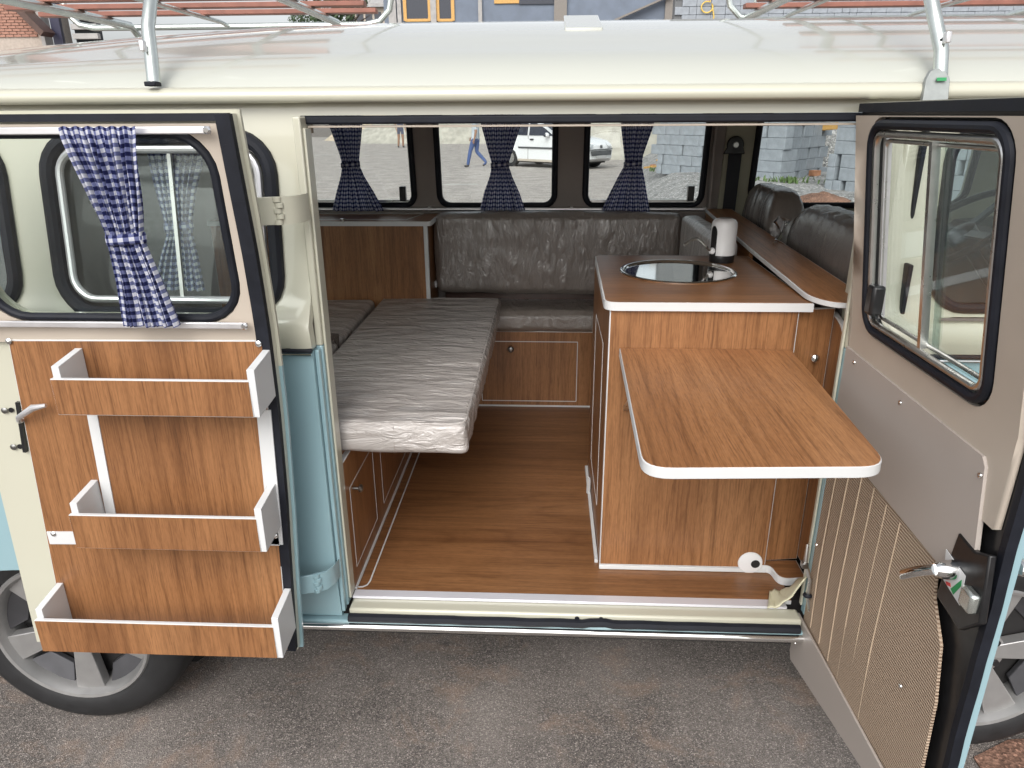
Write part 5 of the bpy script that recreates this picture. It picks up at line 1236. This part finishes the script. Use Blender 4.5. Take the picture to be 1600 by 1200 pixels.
# ------------------------------------------------------------------ white hatchback across the street
def hatchback():
    fc = P(918, 267, 'z', 0)           # nearest front corner on the ground
    phi = R(-40); fwd = V(math.cos(phi), math.sin(phi), 0); lat = V(-math.sin(phi), math.cos(phi), 0)  # lat points to far side
    org = fc-fwd*.15
    t = thing('parked_car', (org.x, org.y, 0), 'white hatchback parked across the street behind the middle window', 'car')
    def M(a, b, z): return V(org.x, org.y, 0)+fwd*a+lat*b+V(0, 0, z)   # a: forward(0=front bumper, negative back), b: 0..1.65
    WD = 1.62
    side = [(-3.75, .35), (-3.78, .75), (-3.70, 1.0), (-3.55, 1.30), (-3.30, 1.43), (-2.6, 1.47), (-1.95, 1.42), (-1.55, 1.22), (-1.15, .98), (-.75, .93), (-.30, .84), (-.06, .72), (0, .55), (-.02, .32), (-.15, .22), (-.4, .22), (-.42, .3), (-.5, .48), (-.66, .58), (-.84, .58), (-1.0, .48), (-1.08, .3), (-1.1, .2), (-2.75, .2), (-2.77, .3), (-2.85, .48), (-3.0, .58), (-3.18, .58), (-3.34, .48), (-3.42, .3), (-3.45, .25)]
    def tum(z): return .10*max(0, (z-.9)/.55)+.03*max(0, .5-z)
    def nose(a): return .16*max(0, (a+.45)/.45)**1.6 if a > -.45 else 0
    nb = 7; mb = MB(); k = len(side)
    for j in range(nb+1):
        f = j/nb
        for (a, z) in side:
            ins = tum(z)+nose(a); b = ins+(WD-2*ins)*f
            bulge = .05*(1-(2*f-1)**2) if a > -.1 else 0
            mb.v.append(M(a+bulge, b, z+(.02*(1-(2*f-1)**2) if z > .8 else 0)))
    for j in range(nb):
        for i in range(k): mb.f.append((j*k+i, j*k+(i+1) % k, (j+1)*k+(i+1) % k, (j+1)*k+i))
    mb.f += [tuple(range(k)), tuple(nb*k+i for i in range(k))]
    mb.build('body', carw, t, smooth=True, ang=35)
    def sp_(nm, pts, mat, th=.012):
        MB().prism([M(a, tum(z)+nose(a)-.004, z) for a, z in pts], lat*-th).build(nm, mat, t, bevel=.003)
    sp_('side_window', [(-1.50, 1.0), (-1.20, .99), (-1.62, 1.22), (-1.98, 1.37), (-2.25, 1.40), (-2.25, 1.0)], darkglass)
    sp_('side_window', [(-2.33, 1.0), (-2.33, 1.40), (-3.0, 1.39), (-3.3, 1.20), (-3.3, 1.02)], darkglass)
    sp_('side_strip', [(-1.12, .60), (-1.12, .65), (-2.7, .65), (-2.7, .60)], simple('car_trim', (.06, .065, .07), .5), .02)
    sp_('door_gap', [(-1.22, .26), (-1.21, .98), (-1.225, .98), (-1.235, .26)], dark, .003)
    sp_('door_gap', [(-2.29, .26), (-2.285, 1.0), (-2.30, 1.0), (-2.305, .26)], dark, .003)
    sp_('door_handle', [(-2.20, .86), (-2.20, .90), (-2.05, .90), (-2.05, .86)], dark, .02)
    sp_('sill', [(-1.12, .20), (-1.12, .27), (-2.73, .27), (-2.73, .20)], simple('dusty_sill', (.45, .40, .34), .7), .02)
    m_ = M(-1.42, -.10, 1.02); MB().sphere(m_, (.09, .10, .075)).build('mirror', carw, t, smooth=True)
    MB().sphere(m_+V(-.05, -.03, 0), (.06, .07, .06)).build('mirror_glass', darkglass, t, smooth=True)
    def fp_(a, b, z): return M(a+.03, b, z)
    xt = .05*.75
    MB().prism([M(.055, .30, .42), M(.055, WD-.30, .42), M(.045, WD-.26, .56), M(.045, .26, .56)], fwd*.02).build('grille', MATS['car_trim'], t, bevel=.01)
    MB().prism([M(.05, .24, .585), M(.06, WD-.24, .585), M(.03, WD-.2, .61), M(.03, .2, .61)], fwd*.025).build('bumper_strip', MATS['car_trim'], t, bevel=.006)
    for s in (0, 1):
        f = lambda b: b if not s else WD-b
        MB().prism([M(-.02, f(.20), .66), M(.012, f(.42), .66), M(-.03, f(.46), .74), M(-.36, f(.115), .83), M(-.30, f(.12), .72)], fwd*.035-(lat*.01 if not s else -lat*.01)).build('headlight', bubble, t, bevel=.006)
    MB().prism([M(.06, .56, .33), M(.06, WD-.56, .33), M(.06, WD-.56, .42), M(.06, .56, .42)], fwd*.025).build('number_plate', simple('plate_grey', (.42, .42, .42), .5), t)
    MB().prism([M(.045, WD/2-.05, .64), M(.045, WD/2+.05, .64), M(.035, WD/2+.045, .73), M(.035, WD/2-.045, .73)], fwd*.02).build('emblem', MATS['car_trim'], t)
    # windscreen
    MB().prism([M(-1.17, .16, 1.0), M(-1.17, WD-.16, 1.0), M(-1.86, WD-.20, 1.40), M(-1.86, .20, 1.40)], V(0, 0, .02)+fwd*.02).build('windscreen', darkglass, t)
    for a in (-.75, -3.09):
        for b, s in ((.02, -1), (WD-.2, 1)):
            c = M(a, b, .29); MB().lathe([(.17, -.005), (.285, .0), (.29, .03), (.29, .15), (.28, .18), (.17, .18)], c, lat, 32, closed=True).build('tyre', tyre_m, t, smooth=True)
            MB().lathe([(.0005, .02), (.06, .01), (.16, .012), (.175, .0), (.175, .15), (.0005, .15)], c, lat, 32).build('rim', steel, t, smooth=True)
    MB().prism([M(-.3, .1, .16), M(-.3, WD-.1, .16), M(-3.5, WD-.1, .16), M(-3.5, .1, .16)], (0, 0, .08)).build('underside', dark, t)
hatchback()

# ------------------------------------------------------------------ people
def person(label, loc, rz, pose, mats, hgt=1.0):
    """one continuous skinned figure; local +x is the walking direction"""
    J = pose; vs = []; rad = []; es = []; ix = {}
    def v(n, p, r): ix[n] = len(vs); vs.append(Vector(p)); rad.append(r)
    v('pelvis', (0, 0, .95), (.135, .16)); v('waist', (0, 0, 1.10), (.115, .145)); v('chest', (.01, 0, 1.30), (.12, .175)); v('neck0', (.0, 0, 1.46), (.065, .075)); v('neck', (.02, 0, 1.53), (.052, .052)); v('head0', (.03, 0, 1.60), (.075, .068)); v('head1', (.035, 0, 1.68), (.098, .08)); v('head2', (.025, 0, 1.76), (.07, .06))
    for a, b in (('pelvis', 'waist'), ('waist', 'chest'), ('chest', 'neck0'), ('neck0', 'neck'), ('neck', 'head0'), ('head0', 'head1'), ('head1', 'head2')): es.append((ix[a], ix[b]))
    for s, nm in ((1, 'l'), (-1, 'r')):
        hip, knee, ank, toe = J[nm+'leg']
        v(nm+'hip', hip, (.10, .095)); v(nm+'mid', (Vector(hip)+Vector(knee))/2, (.088, .082)); v(nm+'knee', knee, (.066, .064)); v(nm+'calf', (Vector(knee)*.6+Vector(ank)*.4), (.064, .06)); v(nm+'ank', ank, (.05, .048)); v(nm+'heel', Vector(ank)+Vector((-.01, 0, -.055)), (.045, .042)); v(nm+'toe', toe, (.032, .042))
        es += [(ix['pelvis'], ix[nm+'hip'])]+[(ix[nm+a], ix[nm+b]) for a, b in (('hip', 'mid'), ('mid', 'knee'), ('knee', 'calf'), ('calf', 'ank'), ('ank', 'heel'), ('heel', 'toe'))]
        sh, elb, wr, hd = J[nm+'arm']
        v(nm+'sh', sh, (.068, .068)); v(nm+'elb', elb, (.047, .047)); v(nm+'wr', wr, (.030, .028)); v(nm+'palm', hd, (.032, .018))
        es += [(ix['chest'], ix[nm+'sh']), (ix[nm+'sh'], ix[nm+'elb']), (ix[nm+'elb'], ix[nm+'wr']), (ix[nm+'wr'], ix[nm+'palm'])]
    me = bpy.data.meshes.new('tmp'); me.from_pydata([q_*hgt for q_ in vs], es, []); o = bpy.data.objects.new('tmp', me); COL.objects.link(o)
    sm_ = o.modifiers.new('skin', 'SKIN'); sm_.use_smooth_shade = True
    for i, r_ in enumerate(rad): me.skin_vertices[0].data[i].radius = (r_[0]*hgt, r_[1]*hgt) if isinstance(r_, tuple) else (r_, r_)
    me.skin_vertices[0].data[0].use_root = True
    su = o.modifiers.new('sub', 'SUBSURF'); su.levels = 2; su.render_levels = 2
    bpy.context.view_layer.update(); dg = bpy.context.evaluated_depsgraph_get()
    out = bpy.data.meshes.new_from_object(o.evaluated_get(dg)); bpy.data.objects.remove(o)
    bm = bmesh.new(); bm.from_mesh(out)
    # separate, unequal fingers
    for nm in ('l', 'r'):
        wr = Vector(J[nm+'arm'][2]); hd = Vector(J[nm+'arm'][3]); d = (hd-wr).normalized(); sd = Vector((1, 0, 0))-d*d.x
        sd.normalize()
        for k, ln in enumerate((.068, .076, .07, .055)):
            b0_ = hd+sd*(.021-.014*k); fb = MB().tube([b0_, b0_+d*ln*.5, b0_+d*ln*.8+d.cross(sd)*.01, b0_+d*ln+d.cross(sd)*.025], [.0085, .008, .0075, .006], 6)
            vv = [bm.verts.new(q_*hgt) for q_ in fb.v]
            for f in fb.f: bm.faces.new([vv[i] for i in f])
        b0_ = wr*.4+hd*.6+sd*.024; fb = MB().tube([b0_, b0_+sd*.025+d*.03, b0_+sd*.03+d*.06], [.011, .0095, .007], 6); vv = [bm.verts.new(q_*hgt) for q_ in fb.v]
        for f in fb.f: bm.faces.new([vv[i] for i in f])
    # face: nose and ears
    for c, r_ in (((.125, 0, 1.67), (.02, .014, .025)), ((.03, .078, 1.675), (.018, .01, .03)), ((.03, -.078, 1.675), (.018, .01, .03))):
        sb = MB().sphere(c, r_, 8, 6); vv = [bm.verts.new(q_*hgt) for q_ in sb.v]
        for f in sb.f:
            try: bm.faces.new([vv[i] for i in f])
            except ValueError: pass
    bmesh.ops.recalc_face_normals(bm, faces=bm.faces); bm.to_mesh(out); bm.free()
    for m_ in mats: out.materials.append(m_)      # skin, top, trousers, shoes
    for f in out.polygons:
        c = f.center/hgt; f.use_smooth = True
        arm = abs(c.y) > .21 and c.z > .72
        if c.z > 1.50: mi = 0
        elif arm: mi = 1 if c.z > J['sleeve'] else 0
        elif c.z > J['hem']: mi = 1
        elif c.z > .10: mi = 2
        else: mi = 3
        f.material_index = mi
    t = thing('person', loc, label, 'person'); t.rotation_euler.z = rz
    b = bpy.data.objects.new('body', out); COL.objects.link(b); b.parent = t
    hm = MB()
    for j in range(7):
        th = math.pi*.55*j/6
        for i in range(18):
            ph_ = 2*math.pi*i/18; hm.v.append(V(.022+.108*math.sin(th)*math.cos(ph_)*(.86 if math.cos(ph_) > 0 else 1), .092*math.sin(th)*math.sin(ph_), 1.70+.112*math.cos(th))*hgt)
    hm.f = [(j*18+i, j*18+(i+1) % 18, (j+1)*18+(i+1) % 18, (j+1)*18+i) for j in range(6) for i in range(18)]
    me = bpy.data.meshes.new('hair'); me.from_pydata(hm.v, [], hm.f); me.materials.append(hairm); me.polygons.foreach_set('use_smooth', [True]*len(me.polygons))
    h = bpy.data.objects.new('hair', me); COL.objects.link(h); h.parent = t
    for yy in (-.032, .032):
        eb = MB().sphere((.117, yy, 1.70), (.008, .013, .008), 8, 6); me = bpy.data.meshes.new('eye'); me.from_pydata([q_*hgt for q_ in eb.v], [], eb.f); me.materials.append(hairm); e = bpy.data.objects.new('eye', me); COL.objects.link(e); e.parent = t
    mo = MB().box(.11, .123, -.025, .025, 1.625, 1.632); me = bpy.data.meshes.new('mouth'); me.from_pydata([q_*hgt for q_ in mo.v], [], mo.f); me.materials.append(brownd); e = bpy.data.objects.new('mouth', me); COL.objects.link(e); e.parent = t
    return t
walk = dict(lleg=((.02, .09, .90), (.16, .09, .52), (.25, .09, .11), (.38, .10, .05)), rleg=((-.02, -.09, .90), (.0, -.09, .50), (-.30, -.09, .20), (-.20, -.10, .05)),
            larm=((0, .20, 1.42), (-.10, .25, 1.14), (-.04, .26, .90), (-.02, .26, .82)), rarm=((0, -.20, 1.42), (.06, -.25, 1.15), (.20, -.25, .95), (.25, -.25, .88)), hem=.90, sleeve=1.18)
p = P(744, 262, 'z', .004); person('person in striped shirt and blue jeans walking across the street', (p.x, p.y, .004), R(168), walk, [skin, shirt, jeans, shoe])
stand = dict(lleg=((.01, .09, .90), (.05, .10, .52), (.02, .11, .11), (.14, .13, .05)), rleg=((-.01, -.09, .90), (.0, -.11, .50), (-.05, -.13, .11), (.07, -.16, .05)),
             larm=((0, .20, 1.42), (-.04, .27, 1.14), (.06, .26, .92), (.09, .25, .84)), rarm=((0, -.20, 1.42), (.0, -.27, 1.14), (.10, -.25, .93), (.14, -.24, .85)), hem=.70, sleeve=1.2)
p = P(627, 231, 'z', .004); person('distant person with bare legs standing by the sand pile', (p.x, p.y, .004), R(-60), stand, [skin, brownp, skin, shoe])
# kerb of white lane paint flecks on the street
for k, (px, py) in enumerate(((508, 242), (598, 241), (720, 288), (846, 262))):
    p = P(px, py, 'z', .008); o = MB().prism(rpoly([V(p.x-.45, p.y-.06, .009), V(p.x+.45, p.y-.02, .009), V(p.x+.4, p.y+.08, .009), V(p.x-.4, p.y+.05, .009)], .05), (0, 0, -.002)).build('paint_mark', simple('worn_paint', (.6, .6, .58), .8) if k == 0 else MATS['worn_paint']); tag(o, kind='structure')
